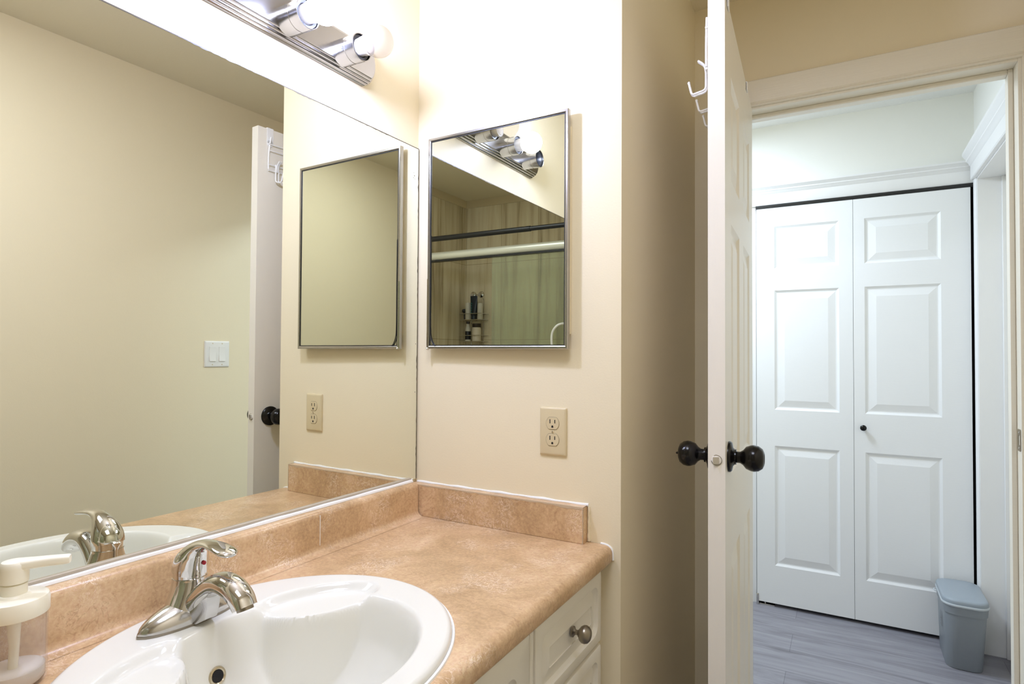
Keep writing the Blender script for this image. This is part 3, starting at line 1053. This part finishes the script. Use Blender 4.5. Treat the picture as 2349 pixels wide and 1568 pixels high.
# handle: tilted dome sweeping into a lever
bm = nb()
tl = R_(8)
rings = []
for k, (r, z) in enumerate([(0.0255, 0.066), (0.0258, 0.0675), (0.0252, 0.0685)]):
    pass
hk = [  # x, z, halfwidth y, half-thickness, section tilt (0 = upright section plane normal along +x)
    (0.0000, 0.0745, 0.0256, 0.0256, R_(79)), (0.0012, 0.0825, 0.0256, 0.0252, R_(81)), (0.0035, 0.0910, 0.0246, 0.0236, R_(80)), (0.0085, 0.1000, 0.0222, 0.0202, R_(74)),
    (0.0170, 0.1090, 0.0180, 0.0150, R_(60)), (0.0300, 0.1172, 0.0138, 0.0095, R_(38)), (0.0470, 0.1218, 0.0128, 0.0062, R_(16)), (0.0680, 0.1212, 0.0150, 0.0052, R_(-8)), (0.0880, 0.1178, 0.0160, 0.0050, R_(-14)), (0.0990, 0.1152, 0.0125, 0.0042, R_(-14)), (0.1035, 0.1142, 0.0060, 0.0024, R_(-14))]
loft(bm, swept(hk, 6, 32, 2.1))
hd = put('handle', bm, M_chrome, fau, smooth=50)
bm = nb()
lathe(bm, [(0.0240, 0.0640), (0.0236, 0.0662), (0.0243, 0.0670), (0.0243, 0.0820)], fv(0, 0, 0), (0, 0, 1), 40)
put('collar', bm, M_chrome, hd, root=fau)
bm = nb()
nd = Vector((0.94, 0.20, 0.22)).normalized()
lathe(bm, [(0.0032, 0), (0.0032, 0.0015), (0.002, 0.0026), (0, 0.0028)], fv(0.0272, 0.0052, 0.0885), nd, 20)
tag(put('temperature_dot', bm, M_red, hd, root=fau), 'red dot')
# lift rod behind the handle
bm = nb()
tube(bm, [fv(-0.029, 0, 0.03), fv(-0.0295, 0, 0.073)], 0.0022, 10)
lathe(bm, [(0.0030, 0.068), (0.0042, 0.072), (0.0072, 0.0775), (0.0072, 0.0805), (0.004, 0.083), (0, 0.0835)], fv(-0.0295, 0, 0), (0, 0, 1), 24)
put('lift_rod', bm, M_chrome, fau)

# ------------------------------------------------------------------ soap dispenser
DXY = (0.080, -0.920)
dis = thing('soap_dispenser', 'clear plastic soap dispenser with a cream pump beside the sink', 'soap dispenser', (DXY[0], DXY[1], ZT))
o = (DXY[0], DXY[1], ZT)
bm = nb()
lathe(bm, [(0.031, 0.0006), (0.0345, 0.003), (0.0355, 0.007), (0.0355, 0.088), (0.034, 0.094), (0.0325, 0.0985), (0.0312, 0.0985), (0.0325, 0.093), (0.0338, 0.087), (0.0338, 0.008), (0.031, 0.004), (0, 0.003)], o, (0, 0, 1), 48)
put('bottle', bm, M_bottle, dis)
bm = nb()
lathe(bm, [(0.030, 0.0045), (0.0332, 0.0085), (0.0332, 0.022), (0.031, 0.0226), (0, 0.0220)], o, (0, 0, 1), 40)
put('liquid_soap', bm, M_soap, dis)
bm = nb()
lathe(bm, [(0.0365, 0.0905), (0.0375, 0.092), (0.0375, 0.108), (0.036, 0.1125), (0.0335, 0.114), (0.0180, 0.1150), (0.0165, 0.1170), (0.0155, 0.1175), (0, 0.1175)], o, (0, 0, 1), 48)
put('collar', bm, M_creamp, dis)
bm = nb()
lathe(bm, [(0.0140, 0.1176), (0.0140, 0.1300), (0.0120, 0.1305), (0.0120, 0.1315), (0.0150, 0.1320), (0.0155, 0.150), (0.0155, 0.1555), (0.0135, 0.1585), (0.006, 0.1600), (0, 0.1602)], o, (0, 0, 1), 36)
nd = Vector((0.60, 0.80, 0)).normalized()
sdv = nd.cross(Z)
rings = []
for k, (d_, zc, ww, hh) in enumerate([(0.004, 0.1535, 0.0125, 0.0062), (0.02, 0.1540, 0.0100, 0.0058), (0.04, 0.1542, 0.0078, 0.0058), (0.0570, 0.1540, 0.0068, 0.0056), (0.0592, 0.1540, 0.0060, 0.0048)]):
    rings.append([Vector(o) + nd * d_ + sdv * a + Z * (zc + b) for a, b in rrect(2 * ww, 2 * hh, min(ww, hh) * 0.7, 4)])
loft(bm, rings)
put('pump_head', bm, M_creamp, dis)
bm = nb()
tube(bm, [Vector(o) + Vector((0, 0, 0.012)), Vector(o) + Vector((0.001, 0.001, 0.05)), Vector(o) + Vector((0, 0, 0.0915))], [0.0052, 0.0056, 0.0085], 14)
put('dip_tube', bm, M_creamp, dis)

# ================================================================== MIRRORS
MZ0, MZ1 = ZT + 0.0905, 1.8226
wm = thing('wall_mirror', 'large frameless mirror above the tan splashback, dark worn edges', 'mirror', (xl(-0.6), -0.6, MZ0))
ya, yb = -0.0035, VY + 0.01
bm = nb()
vs = [bm.verts.new((xl(y), y, z)) for y, z in ((ya, MZ0), (yb, MZ0), (yb, MZ1), (ya, MZ1))]
bk = [bm.verts.new((xl(y) - 0.0045, y, z)) for y, z in ((ya, MZ0), (yb, MZ0), (yb, MZ1), (ya, MZ1))]
bm.faces.new(vs)
bm.faces.new(list(reversed(bk)))
for i in range(4):
    j = (i + 1) % 4
    bm.faces.new((vs[j], vs[i], bk[i], bk[j])).material_index = 1
put('mirror_glass', bm, [M_mirror, M_mirrorbk], wm, smooth=0)
# blackened silver at the edges: thin irregular strips lying on the glass
bm = nb()


def worn(p0, p1, inward, wmin, wmax, n, seed):
    rnd = random.Random(seed)
    a, b = [], []
    for k in range(n + 1):
        f = k / n
        y, z = p0[0] + (p1[0] - p0[0]) * f, p0[1] + (p1[1] - p0[1]) * f
        wv = wmin + (wmax - wmin) * (rnd.random() ** 3) * (0.5 + 0.5 * sin(k * 0.23 + seed))
        a.append((xl(y) + 0.0003, y, z))
        b.append((xl(y) + 0.0003, y + inward[0] * wv, z + inward[1] * wv))
    loft(bm, [a, b], False, False, closed=False)


worn((ya, MZ1), (yb, MZ1), (0, -1), 0.0018, 0.0042, 160, 3)
worn((ya, MZ0), (ya, MZ1), (-1, 0), 0.0018, 0.0040, 110, 5)
for yy, zz, s in ((-0.022, 1.744, 1.0), (-0.026, 1.738, 0.7), (-0.020, 1.736, 0.6), (-0.024, 1.752, 0.6), (-0.011, 1.29, 0.8), (-0.012, 1.16, 0.8)):
    lathe(bm, [(0.0016 * s, 0), (0.0012 * s, 0.0002)], (xl(yy) + 0.0001, yy, zz), (1, 0, 0), 8)
put('worn_edge', bm, M_mirrorbk, wm, smooth=0)
bm = nb()
loft(bm, [[(xl(y) - 0.004, y, MZ0 - 0.0005), (xl(y) + 0.0055, y, MZ0 - 0.0005), (xl(y) + 0.0055, y, MZ0 + 0.0060), (xl(y) + 0.0042, y, MZ0 + 0.0066), (xl(y) + 0.0006, y, MZ0 + 0.0066), (xl(y) - 0.004, y, MZ0 + 0.001)] for y in (ya - 0.027, yb)])
put('bottom_channel', bm, M_bead, wm, smooth=0)

# ------------------------------------------------------------------ medicine cabinet
CX0, CX1, CZ0, CZ1 = 0.0489, 0.4577, 1.2763, 1.8344
CA = math.atan(-0.01240)
yl, yr_ = -0.02497, -0.03003
CW, CH = CX1 - CX0, CZ1 - CZ0
med = thing('medicine_cabinet', 'steel framed mirrored medicine cabinet on the wall above the outlet', 'medicine cabinet', (CX0, yl, CZ0), math.atan2(yr_ - yl, CW))
# local: x along the door, -y out of the wall, z up; front plane y = 0
bm = nb()
fw_ = 0.0085


def frame_ring(ins, y):
    return [Vector((ins, y, ins)), Vector((CW - ins, y, ins)), Vector((CW - ins, y, CH - ins)), Vector((ins, y, CH - ins))]


loft(bm, [frame_ring(0.0, 0.012), frame_ring(0.0, 0.0016), frame_ring(0.0014, 0.0), frame_ring(0.0058, 0.0), frame_ring(0.0078, 0.0012), frame_ring(fw_, 0.0050)], True, False)
put('door_frame', bm, M_steel, med, local=True, smooth=30)
bm = nb()
loft(bm, [frame_ring(fw_ - 0.0005, 0.0046), frame_ring(fw_ + 0.0002, 0.0018), frame_ring(fw_ + 0.0018, 0.0018), frame_ring(fw_ + 0.0019, 0.0034)], False, False)
tube(bm, smooth_path([(fw_ + 0.0010, 0.0012, 0.30), (fw_ + 0.0012, 0.0008, 0.16), (fw_ + 0.0012, 0.0008, 0.06), (fw_ + 0.004, 0.0006, 0.030), (fw_ + 0.013, 0.0006, 0.0115), (fw_ + 0.020, 0.0012, 0.0095)], 6), 0.0014, 6)
put('gasket', bm, M_blackp, med, local=True, smooth=0)
bm = nb()
q = frame_ring(fw_ + 0.001, 0.0030)
q2 = frame_ring(fw_ + 0.001, 0.0045)
loft(bm, [q2, q], True, True)
put('mirror_glass', bm, M_mirror2, med, local=True, smooth=0)
bm = nb()
# broken strip of chrome hanging off the hinge side, near the bottom
loft(bm, [[(-0.0008, 0.001, z), (0.0030, -0.0012, z), (0.0044, -0.0002, z), (0.0030, 0.0010, z)] for z in (0.0, 0.05, 0.12, 0.185)])
lathe(bm, [(0.0035, 0), (0.0045, 0.003), (0.003, 0.006)], (0.003, 0.0, -0.002), (0.3, 0, 1), 12)
put('loose_trim', bm, M_chrome, med, local=True)
bm = nb()
box(bm, (CX0 + 0.012, -0.0125, CZ0 + 0.035), (CX1 - 0.004, -0.0003, CZ1 - 0.035), 0.001)
put('cabinet_box', bm, M_paint, med, smooth=20)
bm = nb()
box(bm, (CX0 + 0.003, -0.0128, CZ0 + 0.04), (CX0 + 0.010, -0.0102, CZ1 - 0.04))
put('hinge', bm, M_almond, med)

# ------------------------------------------------------------------ outlet
OX, OZ = 0.4096, 1.0815
out = thing('electrical_outlet', 'almond duplex electrical outlet on the cream wall above the side splash', 'outlet', (OX, 0, OZ))
bm = nb()
fr = (Vector((OX - 0.0347, 0, OZ - 0.0567)), X, Z, -Y, 0.0694, 0.1134)
panel_rect(bm, [(0, 0.0, 0.002), (0, -0.0028, 0.002), (0.0008, -0.0042, 0.0022), (0.0022, -0.0052, 0.0025), (0.0050, -0.0062, 0.003)], fr)
put('cover_plate', bm, M_almond, out, smooth=50)


def recept_outline(r, flat, n=14):
    pts = []
    a0 = math.asin(flat / r)
    for s in (0, 1):
        for k in range(n + 1):
            a = -a0 + 2 * a0 * k / n + (pi if s else 0)
            pts.append((r * cos(a), r * sin(a)))
    return pts


for s in (1, -1):
    cz = OZ + s * 0.0194
    bm = nb()
    pl = recept_outline(0.0168, 0.0140)
    loft(bm, [[(OX + a * k, -yy, cz + b * k) for a, b in pl] for k, yy in ((1.0, 0.004), (1.0, 0.0070), (0.97, 0.0076))])
    r = put('receptacle', bm, M_almond, out)
    bm = nb()
    pl = recept_outline(0.0174, 0.0146)
    loft(bm, [[(OX + a, -0.00615, cz + b) for a, b in pl], [(OX + a, -0.0064, cz + b) for a, b in pl]])
    put('receptacle_gap', bm, M_brown, r, root=out, smooth=0)
    bm = nb()
    for dx, hh in ((-0.0063, 0.0048), (0.0063, 0.0042)):
        box(bm, (OX + dx - 0.0011, -0.0079, cz + 0.0046 - hh), (OX + dx + 0.0011, -0.0074, cz + 0.0046 + hh))
    pts = [(-0.0025, -0.0100), (0.0025, -0.0100), (0.0025, -0.0070), (0.0018, -0.0052), (0, -0.0045), (-0.0018, -0.0052), (-0.0025, -0.0070)]
    loft(bm, [[(OX + a, -0.0074, cz + b) for a, b in pts], [(OX + a, -0.0079, cz + b) for a, b in pts]])
    put('slots', bm, M_dark, r, root=out, smooth=0)
bm = nb()
lathe(bm, [(0.0033, 0.0058), (0.0033, 0.0070), (0.0022, 0.0077), (0, 0.0079)], (OX, 0, OZ), (0, -1, 0), 20)
sc = put('screw', bm, M_almond, out)
bm = nb()
box(bm, (OX - 0.0005, -0.0083, OZ - 0.0026), (OX + 0.0005, -0.0078, OZ + 0.0026))
put('screw_slot', bm, M_brown, sc, root=out, smooth=0)

# ------------------------------------------------------------------ light switch
SY, SZ = 0.3536, 1.2552
sw = thing('light_switch', 'white double rocker light switch on the cream wall, seen in the mirror', 'light switch', (X2, SY, SZ))
bm = nb()
fr = (Vector((X2, SY - 0.0590, SZ - 0.0588)), Y, Z, -X, 0.1180, 0.1176)
panel_rect(bm, [(0, 0.0, 0.003), (0, -0.003, 0.003), (0.0015, -0.0050, 0.003), (0.006, -0.0062, 0.003)], fr)
put('cover_plate', bm, M_white, sw, smooth=50)
for s in (-1, 1):
    bm = nb()
    yc = SY + s * 0.0228
    pts = [(-0.0055, -0.0325), (-0.0105, -0.0325), (-0.0065, 0.0), (-0.0075, 0.0325), (-0.0055, 0.0325)]
    loft(bm, [[(X2 + a, yy, SZ + b) for a, b in pts] for yy in (yc - 0.0148, yc + 0.0148)])
    rk = put('rocker', bm, M_white, sw, smooth=20)
    for z in (-0.0475, 0.0475):
        bm = nb()
        lathe(bm, [(0.0026, 0.006), (0.0026, 0.0066), (0.001, 0.007)], (X2, yc, SZ + z), (-1, 0, 0), 12)
        put('screw', bm, M_almond, sw)

# ------------------------------------------------------------------ vanity light
LZ, LY0, LY1, LH = 1.948, -0.182, -0.722, 0.0505
lamp = thing('vanity_light', 'chrome three-socket bathroom light bar above the big mirror', 'vanity light', (xl(-0.4525), -0.4525, LZ))


def bar_outline(ins, dx):
    """stadium-like outline with bowed ends, in the wall plane"""
    h = LH - ins
    pts = []
    sag = 0.034
    for end, s in ((LY0, 1), (LY1, -1)):
        ye = end - s * (sag + ins * 0.9)
        Rr = (sag * sag + LH * LH) / (2 * sag)
        for k in range(15):
            f = -1 + 2 * k / 14
            zz = h * f * s
            b = (sqrt(max(Rr * Rr - zz * zz, 0)) - (Rr - sag)) * (1 if h > 0 else 0)
            yy = ye + s * max(b, 0)
            pts.append((yy, zz))
    return [(xl(y) - 0.0055 + dx, y, LZ + 0.014 + z) for y, z in pts]


bm = nb()
loft(bm, [bar_outline(a, b) for a, b in ((0.0, 0.0005), (0.0, 0.007), (0.002, 0.0095), (0.004, 0.0100), (0.005, 0.0135), (0.0065, 0.0150), (0.009, 0.0155), (0.0098, 0.0195), (0.0115, 0.0215), (0.0148, 0.0222), (0.0156, 0.0250), (0.0172, 0.0262))], True, True)
put('backplate', bm, M_barmetal, lamp, smooth=25)
for k, yb_ in enumerate((-0.3035, -0.4530, -0.6030)):
    o = Vector((xl(yb_) + 0.020, yb_, LZ - 0.001))
    bm = nb()
    lathe(bm, [(0.0292, -0.001), (0.0292, 0.0335), (0.0286, 0.0340), (0.0286, 0.0352), (0.0296, 0.0360), (0.0300, 0.0600), (0.0292, 0.0606), (0.0280, 0.0600), (0.0275, 0.012), (0, 0.012)], o, (1, 0, 0), 40)
    s = put('socket', bm, M_barmetal, lamp)
    bm = nb()
    lathe(bm, [(0.0268, 0.0125), (0.0268, 0.056), (0.0212, 0.056), (0.0170, 0.050), (0.0165, 0.014)], o, (1, 0, 0), 32)
    put('socket_insulator', bm, M_blackp, s, root=lamp)
    if k < 2:
        bm = nb()
        prof = [(0.0160, 0.060)]
        R0 = 0.0335
        for j in range(2, 25):
            a = pi - pi * j / 24
            prof.append((max(R0 * sin(a), 0.0), 0.1085 + R0 * cos(a)) if R0 * sin(a) > 0.0160 or a < pi / 2 else (0.0160, 0.1085 + R0 * cos(a)))
        prof = [p for i, p in enumerate(prof) if i == 0 or p[1] > prof[i - 1][1] + 1e-6]
        lathe(bm, prof, o, (1, 0, 0), 40)
        b = put('light_bulb', bm, M_lit if k == 1 else M_frost, lamp)
        tag(b, 'lit bulb' if k == 1 else 'unlit frosted bulb')
        bm = nb()
        lathe(bm, [(0.0150, 0.030), (0.0180, 0.046), (0.0190, 0.060), (0.0205, 0.0715), (0.0215, 0.078), (0.0150, 0.079), (0, 0.079)], o, (1, 0, 0), 32)
        put('bulb_neck', bm, M_bulb_neck, b, root=lamp)

# ================================================================== SHOWER (seen in the cabinet mirror)
tub = thing('bathtub', 'white bathtub along the back of the room behind the glass shower door', 'bathtub', (0.75, -2.13, 0.0))
bm = nb()
tx0, tx1, ty0, ty1, th = xl(-2.13) + 0.0065, X2 - 0.001, -2.509, -1.755, 0.42
cxm, cym = (tx0 + tx1) / 2, (ty0 + ty1) / 2


def trr(ins, r, z):
    return [(cxm + a, cym + b, z) for a, b in rrect(tx1 - tx0 - 2 * ins, ty1 - ty0 - 2 * ins, r, 8)]


loft(bm, [trr(0.0, 0.004, 0.0), trr(0.0, 0.004, th - 0.01), trr(0.004, 0.01, th), trr(0.060, 0.10, th), trr(0.072, 0.12, th - 0.012), trr(0.10, 0.14, th - 0.18), trr(0.15, 0.15, th - 0.31), trr(0.20, 0.14, th - 0.335)])
put('shell', bm, M_tub, tub, smooth=40)
GY = -1.79
sd = thing('shower_door', 'framed sliding glass shower door with a pale header rail', 'shower door', (0.75, GY, th))
bm = nb()
loft(bm, [[(x, GY + a, 1.8765 + b) for a, b in rrect(0.050, 0.052, 0.024, 8)] for x in (tx0 + 0.001, tx1)])
put('header_rail', bm, M_rail, sd)
bm = nb()
box(bm, (tx0 + 0.001, GY - 0.016, 1.8410), (tx1, GY + 0.016, 1.8515))
put('track_channel', bm, M_blackp, sd, smooth=0)
bm = nb()
box(bm, (tx0 + 0.001, GY - 0.022, th + 0.0005), (tx1, GY + 0.022, th + 0.03), 0.004)
for x0, x1 in ((tx0 + 0.001, tx0 + 0.022), (tx1 - 0.022, tx1)):
    box(bm, (x0, GY - 0.018, th + 0.03), (x1, GY + 0.018, 1.842), 0.003)
put('side_frame', bm, M_rail, sd)
bm = nb()
box(bm, (tx0 + 0.024, GY + 0.004, th + 0.034), (0.815, GY + 0.009, 1.842))
gp = put('glass_panel', bm, M_glass, sd, smooth=0)
bm = nb()
tube(bm, smooth_path([(0.335, GY + 0.010, 1.432), (0.350, GY + 0.034, 1.431), (0.374, GY + 0.043, 1.418), (0.3965, GY + 0.046, 1.385), (0.4010, GY + 0.047, 1.335), (0.392, GY + 0.046, 1.285), (0.366, GY + 0.043, 1.248), (0.350, GY + 0.034, 1.236), (0.335, GY + 0.010, 1.235)], 7), 0.0070, 12)
put('handle', bm, M_white, gp, root=sd)
rod = thing('curtain_rod', 'black shower curtain rod above the pale shower door rail', 'curtain rod', (0.75, -1.70, 1.965))
bm = nb()
tube(bm, [(tx0 - 0.004 + 0.0, -1.70, 1.968), (0.515, -1.70, 1.968)], 0.0135, 16)
tube(bm, [(0.515, -1.70, 1.968), (tx1, -1.70, 1.968)], 0.0160, 16)
put('tube', bm, M_blackp, rod)
for xw, s in ((tx1 + 0.0008, -1), (xl(-1.70) - 0.0045, 1)):
    bm = nb()
    lathe(bm, [(0.028, 0), (0.028, 0.006), (0.018, 0.016)], (xw, -1.70, 1.968), (s, 0, 0), 24)
    put('wall_flange', bm, M_blackp, rod)

# corner caddy and the toiletries on it
KX_, KY_ = 1.375, -2.42
cad = thing('shower_caddy', 'two-tier wire shower caddy on the tiled back wall of the shower', 'shower caddy', (KX_, KY_, 1.36))
bm = nb()
for x in (KX_ - 0.055, KX_ + 0.055):
    tube(bm, [(x, -2.506, 1.32), (x, -2.506, 1.66)], 0.0022, 8)
tube(bm, smooth_path([(KX_ - 0.055, -2.506, 1.66), (KX_ - 0.03, -2.506, 1.70), (KX_ + 0.03, -2.506, 1.70), (KX_ + 0.055, -2.506, 1.66)], 5), 0.0022, 8)
put('wire_frame', bm, M_chrome, cad)
for z in (1.352, 1.512):
    bm = nb()
    w2, d2 = 0.095, 0.10
    for zz in (z, z + 0.045):
        tube(bm, [(KX_ - w2, -2.505, zz), (KX_ - w2, -2.505 + d2, zz), (KX_ + w2, -2.505 + d2, zz), (KX_ + w2, -2.505, zz), (KX_ - w2, -2.505, zz)], 0.0024, 8)
    for k in range(8):
        x = KX_ - w2 + 2 * w2 * (k + 0.5) / 8
        tube(bm, [(x, -2.505, z), (x, -2.505 + d2, z)], 0.0016, 6)
    put('shelf_basket', bm, M_chrome, cad)
bm = nb()
for x in (KX_ - 0.03, KX_ + 0.04):
    lathe(bm, [(0.026, 0.0), (0.022, 0.008), (0.010, 0.012), (0.008, 0.018), (0.012, 0.02), (0.012, 0.024), (0, 0.025)], (x, -2.5095, 1.705), (0, 1, 0), 24)
put('suction_cup', bm, M_chrome, cad)


def bottle(name, label, prof, loc, m, capm=None, cap=None, labelm=None, lab=None):
    t = thing(name, label, 'bottle', loc)
    bm = nb()
    lathe(bm, prof, loc, (0, 0, 1), 28)
    put('body', bm, m, t)
    if cap:
        bm = nb()
        lathe(bm, cap, loc, (0, 0, 1), 24)
        put('cap', bm, capm, t)
    if lab:
        bm = nb()
        lathe(bm, lab, loc, (0, 0, 1), 28)
        put('label', bm, labelm, t)
    return t


by = -2.447
zu, zl = 1.512 + 0.0026, 1.352 + 0.0026
# dark tube standing on its cap on the upper shelf
tt = thing('shampoo_tube', 'dark tube with a teal print standing on the upper caddy shelf', 'tube', (KX_ - 0.012, by + 0.01, zu))
bm = nb()
rings = []
for z, a, b in ((0.026, 0.020, 0.020), (0.03, 0.024, 0.022), (0.08, 0.027, 0.017), (0.14, 0.030, 0.008), (0.175, 0.031, 0.002)):
    rings.append([(KX_ - 0.012 + a * cos(2 * pi * i / 28) + 0.01 * (z - 0.03), by + 0.01 + b * sin(2 * pi * i / 28), zu + z) for i in range(28)])
loft(bm, rings)
tb = put('body', bm, M_tube, tt)
bm = nb()
lathe(bm, [(0.019, 0), (0.021, 0.002), (0.021, 0.026), (0.015, 0.026)], (KX_ - 0.012, by + 0.01, zu), (0, 0, 1), 28)
put('cap', bm, M_tube, tt)
bm = nb()
for k in range(5):
    z = 0.045 + k * 0.017
    yf = by + 0.01 + 0.0215 - 0.000105 * 1000 * (z - 0.03) * 0.9
    loft(bm, [[(KX_ - 0.002 + dx + a, yf + 0.0045 - 0.001, zu + z + b) for a, b in ((-0.006, 0), (0.004, 0.003), (0.006, 0.011), (-0.003, 0.008))] for dx in (0.0,)], True, False)
put('print', bm, M_teal, tb, root=tt, smooth=0)
bottle('lotion_bottle', 'ivory bottle left of the dark tube on the upper caddy shelf', [(0.020, 0), (0.022, 0.003), (0.022, 0.11), (0.019, 0.125), (0, 0.128)], (KX_ + 0.045, by, zu), M_cream)
bottle('lotion_bottle', 'ivory bottle right of the dark tube on the upper caddy shelf', [(0.019, 0), (0.021, 0.003), (0.021, 0.105), (0.017, 0.12), (0, 0.122)], (KX_ - 0.060, by, zu), M_cream)
bottle('capped_bottle', 'ivory bottle with a dark brown cap on the lower caddy shelf', [(0.030, 0), (0.033, 0.003), (0.033, 0.092), (0.028, 0.102), (0, 0.103)], (KX_ - 0.030, by, zl), M_label, M_brown, [(0.031, 0.1032), (0.033, 0.106), (0.033, 0.128), (0.03, 0.13), (0, 0.13)])
bottle('slim_bottle', 'slim tan bottle with a black label on the lower caddy shelf', [(0.019, 0), (0.021, 0.003), (0.021, 0.09), (0.012, 0.115), (0.011, 0.128), (0, 0.129)], (KX_ + 0.046, by, zl), M_cream, M_brown, [(0.012, 0.1292), (0.014, 0.13), (0.014, 0.148), (0, 0.149)], M_blackp, [(0.0213, 0.012), (0.0214, 0.0125), (0.0214, 0.074), (0.0213, 0.0745)])
bm = nb()
tube(bm, [(KX_ + 0.078, by, zu), (KX_ + 0.082, by, zu + 0.055)], 0.004, 10)
br = thing('shaving_brush', 'small black round brush on the upper caddy shelf', 'brush', (KX_ + 0.078, by, zu))
put('brush_handle', bm, M_blackp, br)
bm = nb()
lathe(bm, [(0.004, 0.05), (0.013, 0.058), (0.016, 0.068), (0.012, 0.079), (0, 0.083)], (KX_ + 0.0785, by, zu), (0.05, 0, 1), 24)
put('bristles', bm, M_blackp, br)

# ================================================================== BIN IN THE HALL
bn = thing('trash_bin', 'slim blue-grey lidded plastic bin on the hall floor by the closet', 'trash bin', (1.43, 1.815, 0.0))


def bring(cx, cy, wx, wy, r, z, dz=None):
    return [(cx + a, cy + b, z) for a, b in rrect(wx, wy, r, 7)]


bm = nb()
loft(bm, [bring(1.428, 1.835, 0.118, 0.236, 0.036, 0.0), bring(1.428, 1.834, 0.123, 0.242, 0.040, 0.004), bring(1.431, 1.824, 0.142, 0.262, 0.046, 0.225), bring(1.431, 1.824, 0.149, 0.268, 0.048, 0.2255), bring(1.431, 1.822, 0.152, 0.272, 0.048, 0.258)])
put('body', bm, M_bin, bn, smooth=50)
bm = nb()
loft(bm, [bring(1.431, 1.822, 0.156, 0.276, 0.050, 0.2585), bring(1.431, 1.822, 0.160, 0.280, 0.052, 0.261), bring(1.431, 1.822, 0.160, 0.280, 0.052, 0.2655), bring(1.431, 1.822, 0.156, 0.276, 0.050, 0.268)])
put('lid_rim', bm, M_binrim, bn, smooth=50)
bm = nb()
loft(bm, [bring(1.431, 1.823, 0.154, 0.274, 0.050, 0.2681), bring(1.431, 1.823, 0.155, 0.275, 0.050, 0.278), bring(1.431, 1.823, 0.150, 0.270, 0.048, 0.284), bring(1.431, 1.824, 0.138, 0.258, 0.043, 0.287), bring(1.431, 1.826, 0.08, 0.2, 0.03, 0.2885)])
lid = put('lid', bm, M_binlid, bn, smooth=50)
bm = nb()
tube(bm, smooth_path([(1.354, 1.86, 0.262), (1.345, 1.862, 0.266), (1.341, 1.858, 0.262), (1.346, 1.853, 0.258), (1.354, 1.856, 0.260)], 5), 0.0022, 8)
put('lid_tab', bm, M_binrim, lid, root=bn)
bm = nb()
for pts in ([(1.80, 0.150), (1.806, 0.150), (1.786, 0.205), (1.780, 0.205)], [(1.772, 0.150), (1.778, 0.150), (1.790, 0.205), (1.784, 0.205)], [(1.778, 0.168), (1.798, 0.168), (1.796, 0.174), (1.781, 0.174)], [(1.768, 0.140), (1.812, 0.140), (1.812, 0.144), (1.768, 0.144)]):
    loft(bm, [[(1.360 - 0.0595 + 0.0595 - (z - 0.004) * 0.0475 + 0.0055, y, z) for y, z in pts]], True, False)
put('printed_mark', bm, M_blackp, bn, smooth=0)
